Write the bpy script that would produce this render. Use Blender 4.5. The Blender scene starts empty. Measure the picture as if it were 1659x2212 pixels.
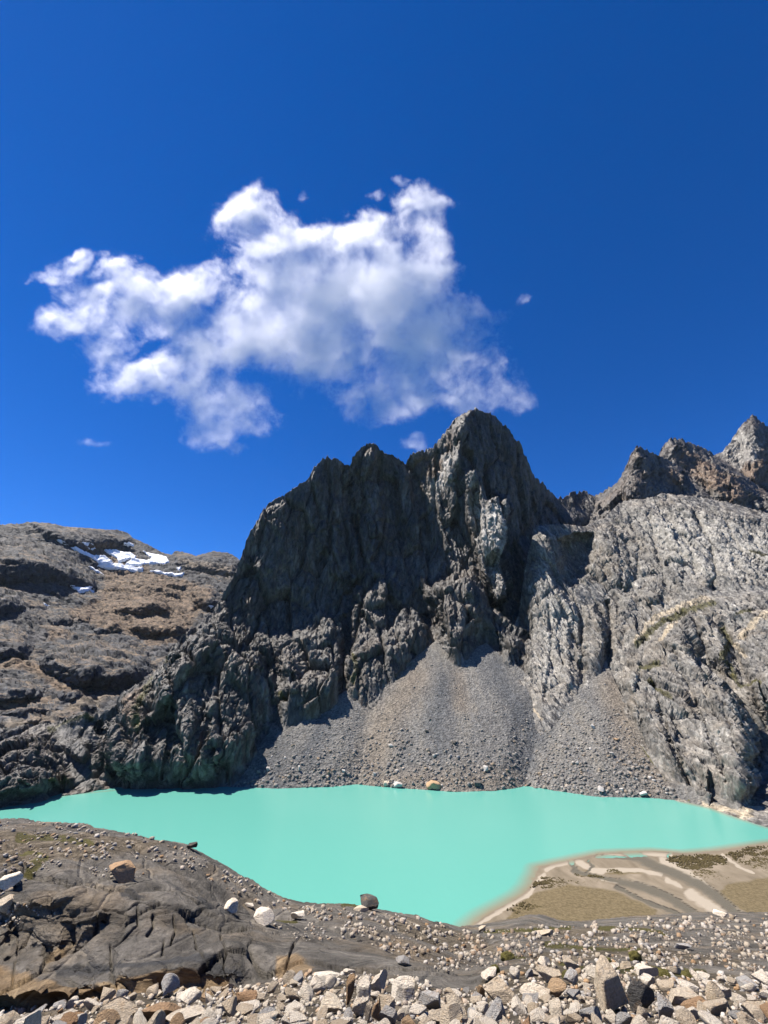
import bpy, math, random
import numpy as np
from mathutils import Vector, Matrix

# ------------------------------------------------------------------ camera, sky, sun, exposure
scene = bpy.context.scene
col = scene.collection
H = 90.0                      # camera height above the lake
PITCH = math.radians(20.0)
FOC, VW, VH = 1000.0, 1659.0, 2212.0
cd = bpy.data.cameras.new('camera'); cam = bpy.data.objects.new('camera', cd); col.objects.link(cam)
cam.location = (0, 0, H); cam.rotation_euler = (math.pi / 2 + PITCH, 0, 0)
cd.sensor_fit = 'VERTICAL'; cd.sensor_height = 24.0; cd.lens = FOC / VH * 24.0
cd.clip_start = 0.1; cd.clip_end = 30000
scene.camera = cam

SUN_AZ, SUN_EL = math.radians(-76.0), math.radians(61.0)      # azimuth from +Y, negative = left
SUN = Vector((math.sin(SUN_AZ) * math.cos(SUN_EL), math.cos(SUN_AZ) * math.cos(SUN_EL), math.sin(SUN_EL)))
world = bpy.data.worlds.new('World'); scene.world = world; world.use_nodes = True
wn = world.node_tree; wn.nodes.clear()
sky = wn.nodes.new('ShaderNodeTexSky'); sky.sky_type = 'NISHITA'; sky.sun_disc = False
sky.sun_elevation = SUN_EL; sky.sun_rotation = SUN_AZ
sky.altitude = 4500; sky.air_density = 1.0; sky.dust_density = 0.15; sky.ozone_density = 4.0
hsv = wn.nodes.new('ShaderNodeHueSaturation'); hsv.inputs['Saturation'].default_value = 1.32; hsv.inputs['Value'].default_value = 1.25; hsv.inputs['Hue'].default_value = .512
bgn = wn.nodes.new('ShaderNodeBackground'); bgn.inputs['Strength'].default_value = 0.075
wo = wn.nodes.new('ShaderNodeOutputWorld')
wn.links.new(sky.outputs[0], hsv.inputs['Color']); wn.links.new(hsv.outputs[0], bgn.inputs[0]); wn.links.new(bgn.outputs[0], wo.inputs[0])
sl = bpy.data.lights.new('sun', 'SUN'); sl.energy = 5.0; sl.angle = math.radians(0.53); sl.color = (1.0, 0.93, 0.84)
so = bpy.data.objects.new('sun', sl); col.objects.link(so); so.rotation_euler = (-SUN).to_track_quat('-Z', 'Y').to_euler()
scene.view_settings.view_transform = 'Standard'; scene.view_settings.look = 'None'
scene.view_settings.exposure = 1.0; scene.view_settings.gamma = 1.0
scene.render.engine = 'CYCLES'
cy = scene.cycles
cy.use_denoising = True
cy.max_bounces = 18; cy.diffuse_bounces = 3; cy.glossy_bounces = 2; cy.transmission_bounces = 2
cy.volume_bounces = 16; cy.volume_max_steps = 512; cy.volume_step_rate = 1.0

# ------------------------------------------------------------------ helpers
rng = np.random.default_rng(7); random.seed(7)
CP, SP = math.cos(PITCH), math.sin(PITCH)

def slopes(px, py):
    cx = (np.asarray(px, float) - VW / 2) / FOC; cyy = -(np.asarray(py, float) - VH / 2) / FOC
    y = CP - cyy * SP; z = SP + cyy * CP
    return cx / y, z / y
def at(px, py, Y):
    a, s = slopes(px, py); Y = np.asarray(Y, float)
    return np.stack([a * Y, Y + 0 * a, H + s * Y], -1)
def at_z(px, py, z=0.0):
    a, s = slopes(px, py); Y = (z - H) / s
    return np.stack([a * Y, Y, 0 * Y + z], -1)
def project(P):
    P = np.asarray(P, float); x, y, z = P[..., 0], P[..., 1], P[..., 2] - H
    f = y * CP + z * SP; u = -y * SP + z * CP
    return VW / 2 + FOC * x / f, VH / 2 - FOC * u / f

_perm = rng.permutation(256); _perm = np.concatenate([_perm] * 3)
_grad = rng.normal(size=(256, 3)); _grad /= np.linalg.norm(_grad, axis=1)[:, None]
_rnd = rng.random((256, 6))
def hsh(i, j, k): return _perm[(_perm[(_perm[i & 255] + j) & 255] + k) & 255]
def perlin(P):
    F = np.floor(P); I = F.astype(np.int64); f = P - F; u = f * f * f * (f * (f * 6 - 15) + 10)
    out = 0
    for dx in (0, 1):
        wx = u[:, 0] if dx else 1 - u[:, 0]
        for dy in (0, 1):
            wy = u[:, 1] if dy else 1 - u[:, 1]
            for dz in (0, 1):
                wz = u[:, 2] if dz else 1 - u[:, 2]
                g = _grad[hsh(I[:, 0] + dx, I[:, 1] + dy, I[:, 2] + dz)]
                out = out + wx * wy * wz * ((f - (dx, dy, dz)) * g).sum(1)
    return out * 1.5
def fbm(P, octs=4, gain=.5, ridged=False):
    a, t, s = 1.0, 0.0, 0.0
    for o in range(octs):
        n = perlin(P * 2.03 ** o + 17.3 * o)
        t = t + a * ((1 - 2 * np.abs(n)) if ridged else n); s += a; a *= gain
    return t / s
def facets(P, tilt=.85, step=.5, crack=0.0):
    """cellular blocks: every cell is a tilted plane with its own height, with a joint around it"""
    F = np.floor(P); I = F.astype(np.int64); best = np.full(len(P), 1e9); sec = np.full(len(P), 1e9); val = np.zeros(len(P))
    for dx in (-1, 0, 1):
        for dy in (-1, 0, 1):
            for dz in (-1, 0, 1):
                h = hsh(I[:, 0] + dx, I[:, 1] + dy, I[:, 2] + dz); r = _rnd[h]
                d = P - (F + (dx, dy, dz) + r[:, :3]); q = (d * d).sum(1)
                m = q < best; sec = np.minimum(sec, np.where(m, best, q)); best = np.where(m, q, best)
                v = ((r[:, 3:] - .5) * 2 * tilt * d).sum(1) + (r[:, 3] - .5) * step
                val = np.where(m, v, val)
    if crack: val = val - crack * np.exp(-(np.sqrt(sec) - np.sqrt(best)) / .07)
    return val
def sm(a, b, x):
    t = np.clip((x - a) / (b - a), 0, 1); return t * t * (3 - 2 * t)

def seg_dist(px, py, pts, closed=False):
    """distance to a polyline"""
    d = np.full(px.shape, 1e9); n = len(pts)
    for i in range(n if closed else n - 1):
        (x0, y0), (x1, y1) = pts[i], pts[(i + 1) % n]
        vx, vy = x1 - x0, y1 - y0; L = vx * vx + vy * vy + 1e-9
        t = np.clip(((px - x0) * vx + (py - y0) * vy) / L, 0, 1)
        d = np.minimum(d, np.hypot(px - x0 - t * vx, py - y0 - t * vy))
    return d
def inside(px, py, pts):
    c = np.zeros(px.shape, bool); n = len(pts)
    for i in range(n):
        (x0, y0), (x1, y1) = pts[i], pts[(i + 1) % n]
        if y0 == y1: continue
        c ^= ((y0 > py) != (y1 > py)) & (px < (x1 - x0) * (py - y0) / (y1 - y0) + x0)
    return c
def poly_in(px, py, pts):
    """distance inside a polygon, 0 outside"""
    xs = [p[0] for p in pts]; ys = [p[1] for p in pts]
    out = np.zeros(px.shape)
    b = (px >= min(xs)) & (px <= max(xs)) & (py >= min(ys)) & (py <= max(ys))
    if b.any():
        x, y = px[b], py[b]; out[b] = np.where(inside(x, y, pts), seg_dist(x, y, pts, True), 0)
    return out
def line_fall(px, py, pts, w):
    xs = [p[0] for p in pts]; ys = [p[1] for p in pts]; out = np.zeros(px.shape)
    b = (px > min(xs) - w) & (px < max(xs) + w) & (py > min(ys) - w) & (py < max(ys) + w)
    if b.any(): out[b] = np.clip(1 - seg_dist(px[b], py[b], pts) / w, 0, 1)
    return out
def rbf(ctrl):
    c = np.array(ctrl, float); X = c[:, :2] / 500.0; n = len(c)
    def ph(r2): return 0.5 * r2 * np.log(r2 + 1e-12)
    A = np.zeros((n + 3, n + 3)); D = ((X[:, None] - X[None]) ** 2).sum(-1)
    A[:n, :n] = ph(D) + 1e-4 * np.eye(n); A[:n, n] = 1; A[:n, n + 1:] = X; A[n, :n] = 1; A[n + 1:, :n] = X.T
    w = np.linalg.solve(A, np.concatenate([np.log(c[:, 2]), np.zeros(3)]))
    def f(px, py):
        sh = px.shape; p = np.stack([px.ravel(), py.ravel()], 1) / 500.0; o = w[n] + p @ w[n + 1:]
        for i in range(n): o += w[i] * ph(((p - X[i]) ** 2).sum(1))
        return np.exp(o).reshape(sh)
    return f
def interp(pts):
    p = np.array(pts, float); return lambda x: np.interp(x, p[:, 0], p[:, 1])

def mesh_obj(name, V, F, mat, parent=None, smooth=False, attrs=None):
    me = bpy.data.meshes.new(name)
    V = np.asarray(V, np.float32)
    if isinstance(F, np.ndarray):
        k = F.shape[1]; n = len(F)
        me.vertices.add(len(V)); me.vertices.foreach_set('co', V.ravel())
        me.loops.add(n * k); me.loops.foreach_set('vertex_index', F.astype(np.int32).ravel())
        me.polygons.add(n); me.polygons.foreach_set('loop_start', np.arange(0, n * k, k, dtype=np.int32))
        me.update(calc_edges=True)
    else:
        me.from_pydata(V.tolist(), [], F); me.update()
    if smooth: me.polygons.foreach_set('use_smooth', np.ones(len(me.polygons), bool))
    for k, v in (attrs or {}).items():
        a = me.attributes.new(k, 'FLOAT', 'POINT'); a.data.foreach_set('value', np.asarray(v, np.float32).ravel())
    if mat: me.materials.append(mat)
    o = bpy.data.objects.new(name, me); col.objects.link(o)
    if parent: o.parent = parent
    return o
def grid_faces(r, c):
    i = np.arange(r * c).reshape(r, c)
    return np.stack([i[:-1, :-1], i[:-1, 1:], i[1:, 1:], i[1:, :-1]], -1).reshape(-1, 4)
def tag(o, label=None, cat=None, group=None, kind=None):
    for k, v in (('label', label), ('category', cat), ('group', group), ('kind', kind)):
        if v: o[k] = v
    return o

# ------------------------------------------------------------------ materials
class NT:
    def __init__(s, name):
        s.m = bpy.data.materials.new(name); s.m.use_nodes = True; s.t = s.m.node_tree; s.t.nodes.clear()
        s.out = s.n('ShaderNodeOutputMaterial'); s.bsdf = s.n('ShaderNodeBsdfPrincipled')
        s.l(s.bsdf.outputs[0], s.out.inputs[0]); s.bsdf.inputs['Roughness'].default_value = .9
        s.bsdf.inputs['Specular IOR Level'].default_value = .25
        s.pos = s.n('ShaderNodeNewGeometry').outputs['Position']; s.obj = s.n('ShaderNodeTexCoord').outputs['Object']
    def n(s, t): return s.t.nodes.new(t)
    def l(s, a, b): s.t.links.new(a, b)
    def scaled(s, src, v):
        m = s.n('ShaderNodeVectorMath'); m.operation = 'MULTIPLY'; s.l(src, m.inputs[0]); m.inputs[1].default_value = v; return m.outputs[0]
    def noise(s, vec, scale=1, detail=5, rough=.55, dist=0):
        n = s.n('ShaderNodeTexNoise'); s.l(vec, n.inputs['Vector']); n.inputs['Scale'].default_value = scale
        n.inputs['Detail'].default_value = detail; n.inputs['Roughness'].default_value = rough; n.inputs['Distortion'].default_value = dist
        return n.outputs[0]
    def voro(s, vec, scale=1, feature='F1'):
        n = s.n('ShaderNodeTexVoronoi'); n.feature = feature; s.l(vec, n.inputs['Vector']); n.inputs['Scale'].default_value = scale; return n
    def facet(s, vec, scale):
        """broken faces: every cell tilts its own way; returns height (in cells) and a random value per cell"""
        vk = s.scaled(vec, (scale,) * 3); vo = s.voro(vk, 1.0)
        d = s.n('ShaderNodeVectorMath'); d.operation = 'SUBTRACT'; s.l(vk, d.inputs[0]); s.l(vo.outputs['Position'], d.inputs[1])
        c = s.n('ShaderNodeVectorMath'); c.operation = 'SUBTRACT'; s.l(vo.outputs['Color'], c.inputs[0]); c.inputs[1].default_value = (.5, .5, .5)
        t = s.n('ShaderNodeVectorMath'); t.operation = 'DOT_PRODUCT'; s.l(d.outputs[0], t.inputs[0]); s.l(c.outputs[0], t.inputs[1])
        r = s.n('ShaderNodeSeparateXYZ'); s.l(vo.outputs['Color'], r.inputs[0])
        return s.math('ADD', t.outputs['Value'], s.math('MULTIPLY', r.outputs[1], .25)), r.outputs[0]
    def warped(s, vec, scale, amt):
        n = s.n('ShaderNodeTexNoise'); s.l(vec, n.inputs['Vector']); n.inputs['Scale'].default_value = scale; n.inputs['Detail'].default_value = 3
        m = s.n('ShaderNodeVectorMath'); m.operation = 'MULTIPLY_ADD'; s.l(n.outputs['Color'], m.inputs[0]); m.inputs[1].default_value = (amt,) * 3; s.l(vec, m.inputs[2]); return m.outputs[0]
    def ramp(s, fac, stops):
        n = s.n('ShaderNodeValToRGB'); s.l(fac, n.inputs[0]); e = n.color_ramp.elements
        while len(e) < len(stops): e.new(.5)
        for k, (p, c) in zip(e, stops):
            k.position = p; k.color = (*c, 1) if isinstance(c, tuple) else (c, c, c, 1)
        return n.outputs[0]
    def mix(s, fac, a, b, mode='MIX'):
        n = s.n('ShaderNodeMix'); n.data_type = 'RGBA'; n.blend_type = mode
        for sock, v in ((n.inputs[0], fac), (n.inputs[6], a), (n.inputs[7], b)):
            if isinstance(v, (int, float)): sock.default_value = v
            elif isinstance(v, tuple): sock.default_value = (*v, 1)
            else: s.l(v, sock)
        return n.outputs[2]
    def math(s, op, a, b=0.0):
        n = s.n('ShaderNodeMath'); n.operation = op
        for sock, v in ((n.inputs[0], a), (n.inputs[1], b)):
            if isinstance(v, (int, float)): sock.default_value = v
            else: s.l(v, sock)
        return n.outputs[0]
    def attr(s, name):
        n = s.n('ShaderNodeAttribute'); n.attribute_name = name; return n.outputs['Fac']
    def objrand(s): return s.n('ShaderNodeObjectInfo').outputs['Random']
    def bump(s, h, dist, strength=1.0):
        b = s.n('ShaderNodeBump'); s.l(h, b.inputs['Height']); b.inputs['Distance'].default_value = dist; b.inputs['Strength'].default_value = strength
        s.l(b.outputs[0], s.bsdf.inputs['Normal'])
    def color(s, c): s.l(c, s.bsdf.inputs['Base Color'])

def rock_material(name, dark, mid, pale, warm, scale, aniso=(1, 1, .3), moss=None, bump=1.2, warm_amt=.5, sed=(.42, .33, .22), rough=.62, bright=None, shear=0.0, grass=None, cell=.2):
    t = NT(name); src = t.pos
    if shear:
        sx = t.n('ShaderNodeSeparateXYZ'); t.l(src, sx.inputs[0]); cm = t.n('ShaderNodeCombineXYZ'); t.l(t.math('ADD', sx.outputs[0], t.math('MULTIPLY', sx.outputs[2], shear)), cm.inputs[0]); t.l(sx.outputs[1], cm.inputs[1]); t.l(sx.outputs[2], cm.inputs[2]); src = cm.outputs[0]
    v = t.scaled(src, tuple(scale * a for a in aniso)); v1 = t.scaled(t.pos, (scale,) * 3)
    c = t.ramp(t.noise(v, 1.0, 8, .68, .8), [(.28, dark), (.5, mid), (.75, pale)])
    w = t.ramp(t.noise(v1, .35, 5, .6), [(.45, 0.0), (.68, 1.0)])
    c = t.mix(t.math('MULTIPLY', w, warm_amt), c, warm)
    fa = tuple(cell * min(1.0, a ** .5) for a in aniso); vf = t.warped(t.scaled(src, fa), .35, .9)
    h1, r1 = t.facet(vf, 1.0); h2, r2 = t.facet(vf, 2.7)
    fine = t.ramp(t.noise(v, 4.0, 7, .8), [(.3, .45), (.5, .95), (.72, 1.6)])
    fine = t.mix(1.0, fine, t.ramp(t.math('ADD', t.math('MULTIPLY', r1, .5), t.math('MULTIPLY', r2, .5)), [(.2, .6), (.5, 1.0), (.8, 1.45)]), 'MULTIPLY')
    c = t.mix(1.0, c, fine, 'MULTIPLY')
    brk = t.noise(v1, 3.0, 6, .7)
    if grass:
        nz_ = t.n('ShaderNodeSeparateXYZ'); t.l(t.n('ShaderNodeNewGeometry').outputs['Normal'], nz_.inputs[0])
        g = t.ramp(t.math('ADD', nz_.outputs[2], t.math('MULTIPLY', t.math('SUBTRACT', t.noise(v1, .8, 6, .6), .5), .9)), [(.86, 0.0), (1.1, 1.0)])
        c = t.mix(g, c, t.mix(1.0, t.ramp(t.noise(v1, .6, 5), [(.35, grass), (.65, tuple(x * 1.5 for x in grass))]), fine, 'MULTIPLY'))
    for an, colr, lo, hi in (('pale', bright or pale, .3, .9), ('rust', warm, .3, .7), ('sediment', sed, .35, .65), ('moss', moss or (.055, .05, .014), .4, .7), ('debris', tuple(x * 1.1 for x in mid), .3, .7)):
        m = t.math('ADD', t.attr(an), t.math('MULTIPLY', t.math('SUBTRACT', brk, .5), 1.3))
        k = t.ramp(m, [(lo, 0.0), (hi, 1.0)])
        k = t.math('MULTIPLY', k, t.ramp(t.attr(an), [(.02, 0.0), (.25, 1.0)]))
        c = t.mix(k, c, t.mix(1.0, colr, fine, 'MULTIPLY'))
    t.color(c); t.bsdf.inputs['Roughness'].default_value = rough; t.bsdf.inputs['Specular IOR Level'].default_value = .45
    t.bump(t.math('ADD', t.math('ADD', t.math('MULTIPLY', h1, 1.0), t.math('MULTIPLY', h2, .42)), t.math('MULTIPLY', t.noise(v1, 16, 5, .75), .10)), bump)
    return t.m

# ------------------------------------------------------------------ relief sheets (mountain bodies)
def relief_sheet(name, x0, x1, nc, nr, top, bottom, ctrl, bulges=(), lines=(), noise=(), mat=None, attrs=None, jag=2.0, back=None, jag_scale=9.0, round_top=0.0, shear=0.0, foot=None, near=False):
    """a rock body: base distance from control points, bulging buttresses, ridges and gullies, then fractured rock relief"""
    X = np.linspace(x0, x1, nc)
    tp = top(X) + jag * (fbm(np.stack([X / jag_scale, X * 0 + 3.1, X * 0 + len(name)], 1), 4, .65)) * 1.6
    bt = bottom(X); v = np.linspace(0, 1, nr)[:, None]
    PX = np.repeat(X[None], nr, 0); PY = bt[None] + (tp - bt)[None] * v
    Y = rbf(ctrl)(PX, PY)
    # slightly warped pixel positions keep the outlines of buttresses uneven
    wq = np.stack([PX.ravel() / 14, PY.ravel() / 14, 0 * PX.ravel() + 1.7], 1)
    wa = 3 if near else 5; WX = PX + (wa * fbm(wq, 4, .6)).reshape(PX.shape); WY = PY + (wa * fbm(wq + 31.7, 4, .6)).reshape(PX.shape)
    ft = sm(-4, 100, foot(PX) - PY) if foot else 1.0
    for b in bulges:
        pts, fwd, R = b[:3]
        if near: fwd, R = fwd * .5, R * 1.9
        ramp = b[3] if len(b) > 3 else None
        d = poly_in(WX, WY, pts); t = np.clip(d / R, 0, 1); g = 1 - (1 - t) ** 1.7
        if ramp:
            xa, ga, xb, gb = ramp; g = g * (ga + (gb - ga) * np.clip((WX - xa) / (xb - xa), 0, 1))
        Y = Y - fwd * g * ft
    LD = np.zeros(PX.shape)
    for pts, amp, w in lines:
        f = line_fall(WX, WY, pts, w); f = amp * f * (.4 + .6 * f)
        if near: LD += f
        else: Y = Y - f
    if round_top:
        Y = Y + round_top * np.exp(-(PY - tp[None]) / 6.0)
    P = at(PX, PY, Y)
    # direction of relief: normal of a coarse version of the body
    k = 4
    dx = np.gradient(P, axis=1); dy = np.gradient(P, axis=0); N = np.cross(dx, dy); N /= np.linalg.norm(N, axis=2)[..., None] + 1e-9
    N = N * .5 + np.array([0, -.2, .8] if near else [0, -.8, .35]); N /= np.linalg.norm(N, axis=2)[..., None]
    Q = P.reshape(-1, 3); D = np.zeros(len(Q))
    msk = {k2: f(PX, PY, WX, WY) for k2, f in (attrs or {}).items()}
    calm = msk.get('debris', np.zeros(PX.shape)).ravel()
    warp = np.stack([fbm(Q / 40 + 5, 3), fbm(Q / 40 + 55, 3), fbm(Q / 40 + 95, 3)], 1)
    for kind, size, an, amp, extra in noise:
        S = Q + warp * extra; S[:, 0] += shear * S[:, 2]; S = S / (np.array(an) * size)
        if kind == 'facet': d = facets(S)
        elif kind == 'block': d = facets(S, crack=.45)
        elif kind == 'crack': d = facets(S, 0, 0, 1.0)
        elif kind == 'ridge': d = fbm(S, 5, .55, True)
        else: d = fbm(S, 5, .55)
        D += amp * d
    D *= 1 - .8 * calm
    if near: D *= ((.55 + 1.55 * (1 - sm(520, 640, PX))) * (1 - .8 * sm(-25, 20, PY - RUB(PX)))).ravel()
    D = D + LD.ravel()
    if foot is not None: D *= (.25 + .75 * ft).ravel()
    D *= (.3 + .7 * sm(0, 38, PY - tp[None])).ravel()
    Q = Q + N.reshape(-1, 3) * D[:, None]
    P = Q.reshape(nr, nc, 3)
    if back is None: back = ((10, 6), (35, 30), (90, 110), (220, 330), (400, 700))
    rows = [P]
    for dyb, dzb in back:
        r = P[-1].copy(); r[:, 0] *= 1 + dyb / np.maximum(r[:, 1], 1); r[:, 1] += dyb; r[:, 2] -= dzb; rows.append(r[None])
    A = np.concatenate(rows, 0); nb = len(back)
    at_ = {k2: np.concatenate([m, np.zeros((nb, nc))], 0) for k2, m in msk.items()}
    o = mesh_obj(name, A.reshape(-1, 3), grid_faces(nr + nb, nc), mat, attrs=at_)
    tag(o, kind='structure')
    return o, PX, PY, P

def mpoly(polys, soft=14.0):
    def f(PX, PY, WX, WY):
        m = np.zeros(PX.shape)
        for p in polys: m = np.maximum(m, np.clip(poly_in(WX, WY, p) / soft, 0, 1))
        return m
    return f
def mline(lines):
    def f(PX, PY, WX, WY):
        m = np.zeros(PX.shape)
        for pts, w in lines: m = np.maximum(m, line_fall(WX, WY, pts, w))
        return m
    return f
def mmax(*fs): return lambda *a: np.maximum.reduce([f(*a) for f in fs])

M_main = rock_material('shaded_schist', (.022, .022, .022), (.064, .061, .057), (.16, .15, .137), (.115, .08, .053), .05, aniso=(1, .5, .22), bump=5.0, warm_amt=.35, bright=(.27, .255, .232), cell=.17)  # base tone lowered to deepen the wall's shade; bright stands for lit faces
M_right = rock_material('pale_schist', (.042, .04, .037), (.14, .132, .12), (.335, .315, .28), (.185, .14, .092), .085, aniso=(1.3, .5, .16), bump=4.0, warm_amt=.35, shear=.22, bright=(.25, .237, .212), cell=.22, sed=(.30, .25, .18))
M_far = rock_material('far_heath', (.016, .017, .0195), (.033, .035, .039), (.072, .072, .074), (.10, .068, .042), .02, aniso=(1, 1, 1.2), bump=9.0, warm_amt=.15, rough=.85, cell=.07, grass=(.075, .056, .038), bright=(.135, .108, .078))
M_peaks = rock_material('rusty_schist', (.03, .029, .028), (.075, .068, .062), (.20, .187, .165), (.125, .085, .056), .03, bump=7.0, warm_amt=.6, cell=.1)

# ---- shore of the lake (V = traced image of 1659 x 2212)
SHORE = [(-250, 1790), (-120, 1768), (0, 1745), (100, 1727), (160, 1716), (250, 1707), (330, 1703), (450, 1700), (500, 1699), (800, 1700), (1100, 1703), (1200, 1707), (1300, 1716),
         (1400, 1723), (1480, 1732), (1540, 1745), (1600, 1766), (1659, 1784), (1800, 1830)]
shore = interp(SHORE)
def talusY(px, py, k=.65):
    """distance on a scree plane that rises from the shore"""
    a, s = slopes(px, shore(px)); Y0 = -H / s; s2 = slopes(px, py)[1]
    return (H + k * Y0) / (k - s2)

S_top = interp([(470, 1704), (500, 1690), (540, 1660), (575, 1610), (590, 1585), (640, 1560), (712, 1535), (745, 1515), (790, 1512), (850, 1482), (900, 1440), (940, 1408), (985, 1440), (1050, 1412), (1095, 1445), (1130, 1470), (1170, 1535), (1230, 1520), (1275, 1485), (1310, 1448), (1335, 1510), (1370, 1575), (1398, 1625), (1430, 1672), (1480, 1715), (1530, 1740)])
def FOOT(x): return np.where((x > 470) & (x < 1530), S_top(x) + 12, np.where(x >= 1530, shore(x) - 4, shore(x) + 30))

# ------------------------------------------------------------------ far mountain on the left
A_top = interp([(-250, 1150), (-100, 1140), (0, 1133), (50, 1131), (58, 1127), (80, 1128), (110, 1131), (140, 1138), (200, 1141), (253, 1145), (277, 1151), (287, 1163), (317, 1176), (350, 1193),
                (370, 1198), (377, 1191), (400, 1193), (423, 1201), (440, 1196), (460, 1191), (493, 1195), (510, 1203), (520, 1213), (560, 1225), (640, 1240)])
A_ctrl = [(-250, 1700, 560), (0, 1640, 600), (150, 1620, 620), (350, 1600, 680), (600, 1560, 800), (-250, 1560, 700), (0, 1560, 720), (120, 1560, 730), (220, 1530, 820), (-200, 1450, 850), (0, 1450, 900), (200, 1450, 1000), (320, 1440, 1100), (450, 1400, 1250), (600, 1400, 1300),
          (-200, 1300, 1150), (0, 1300, 1200), (100, 1300, 1300), (250, 1320, 1400), (400, 1340, 1450), (600, 1320, 1600), (-200, 1200, 1350), (0, 1200, 1450), (150, 1200, 1600), (220, 1240, 1680), (340, 1240, 1720), (450, 1250, 1750), (600, 1260, 1800), (-200, 1145, 1500), (0, 1133, 1650), (200, 1141, 1850), (350, 1193, 1900), (500, 1195, 1950), (640, 1240, 2000)]
A_bul = [([(-100, 1180), (40, 1165), (110, 1180), (150, 1205), (190, 1228), (213, 1258), (203, 1278), (150, 1270), (60, 1262), (-100, 1275)], 130, 60),
         ([(60, 1127), (250, 1146), (290, 1160), (280, 1180), (180, 1190), (100, 1165)], 60, 22),
         ([(245, 1322), (270, 1300), (320, 1288), (345, 1287), (368, 1308), (366, 1328), (300, 1332)], 70, 24),
         ([(277, 1362), (290, 1338), (350, 1335), (400, 1340), (408, 1362), (390, 1378), (320, 1376)], 70, 22),
         ([(413, 1300), (420, 1270), (445, 1264), (470, 1275), (480, 1310), (450, 1322)], 80, 22),
         ([(85, 1440), (100, 1405), (160, 1395), (200, 1388), (260, 1392), (320, 1412), (330, 1450), (300, 1478), (250, 1492), (180, 1488), (120, 1465)], 110, 45),
         ([(-80, 1420), (-60, 1360), (10, 1350), (60, 1362), (75, 1395), (60, 1425), (0, 1430)], 70, 35),
         ([(-100, 1340), (-80, 1270), (0, 1262), (45, 1285), (58, 1320), (0, 1335)], 80, 35),
         ([(-60, 1520), (-50, 1475), (20, 1462), (80, 1468), (100, 1490), (90, 1512), (30, 1520)], 45, 25),
         ([(128, 1512), (140, 1496), (170, 1498), (182, 1510), (160, 1520)], 25, 12), ([(45, 1562), (60, 1543), (85, 1542), (95, 1558), (75, 1566)], 25, 12),
         ([(370, 1199), (400, 1190), (460, 1190), (520, 1210), (510, 1245), (440, 1240), (385, 1228)], 60, 25),
         ([(195, 1350), (220, 1335), (260, 1345), (265, 1368), (210, 1372)], 30, 14), ([(100, 1330), (150, 1318), (200, 1328), (190, 1350), (110, 1352)], 30, 14),
         ([(-20, 1545), (30, 1528), (110, 1522), (130, 1535), (60, 1548)], 25, 14)]
A_lines = [([(215, 1230), (255, 1240), (330, 1243), (370, 1245)], -25, 14)]
A_attr = {'pale': mmax(mpoly([[(20, 1545), (110, 1540), (190, 1490), (265, 1488), (225, 1530), (110, 1570), (0, 1590), (-60, 1570)], [(375, 1195), (520, 1215), (500, 1262), (420, 1246), (380, 1225)]], 20)),
          'rust': mmax(mpoly([[(160, 1170), (240, 1160), (300, 1190), (340, 1230), (420, 1250), (480, 1270), (440, 1340), (390, 1400), (330, 1420), (290, 1390), (150, 1350), (130, 1310), (210, 1285), (215, 1250)], [(90, 1345), (200, 1370), (150, 1390), (95, 1400)]], 24), mline([([(-60, 1440), (40, 1440), (90, 1450), (130, 1490), (190, 1500)], 16), ([(-60, 1530), (40, 1520), (110, 1515)], 12)]))}
A_noise = [('fbm', 160, (1, 1, .8), 18, 0), ('block', 60, (1.2, 1, .8), 11, 10), ('ridge', 45, (1.2, 1, .7), 7, 5), ('facet', 18, (1.2, 1, .7), 4, 5), ('ridge', 12, (1.3, 1, .6), 2.5, 3)]
far_left, FX, FY, FP = relief_sheet('far_mountain', -200, 620, 380, 270, A_top, interp([(-250, 1720), (640, 1640)]), A_ctrl, A_bul, A_lines, A_noise, M_far, A_attr, jag=2.0)

# ------------------------------------------------------------------ main massif with the two summits
C_top = interp([(-250, 1600), (-100, 1580), (0, 1570), (60, 1562), (110, 1563), (187, 1540), (233, 1527), (263, 1493), (327, 1463), (353, 1430), (370, 1403), (403, 1363), (433, 1343), (460, 1323), (480, 1283), (500, 1250), (517, 1213), (523, 1196), (534, 1160), (559, 1121),
                (575, 1092), (592, 1078), (614, 1070), (632, 1054), (661, 1038), (679, 1010), (696, 992), (708, 985), (719, 990), (730, 988), (745, 1001), (756, 1007), (763, 985), (781, 963), (801, 952), (814, 959), (828, 978), (843, 981), (857, 989), (876, 999),
                (887, 981), (901, 976), (919, 969), (936, 967), (941, 956), (959, 938), (981, 905), (1003, 890), (1027, 878), (1039, 885), (1061, 890), (1083, 906), (1105, 932), (1124, 958), (1139, 991), (1148, 1017), (1165, 1036), (1184, 1058), (1202, 1070), (1216, 1074), (1228, 1070),
                (1236, 1060), (1250, 1062), (1262, 1058), (1284, 1073), (1310, 1078), (1400, 1100)])
def C_bot(x): return shore(x) + 12
ctrl = []
for x in (-250, -120, 0, 80, 160, 250, 350, 450, 520):                       # the foot of the rock along the left shore
    ctrl.append((x, shore(x), float(talusY(x, shore(x)))))
for x, y in ((590, 1600), (640, 1572), (712, 1545), (745, 1525), (790, 1522), (850, 1492), (900, 1450), (940, 1418), (985, 1448), (1050, 1425), (1095, 1460), (1130, 1505)):
    ctrl.append((x, y, float(talusY(x, y))))
    ctrl.append((x, y + 60, float(talusY(x, y)) - 22))
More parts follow.
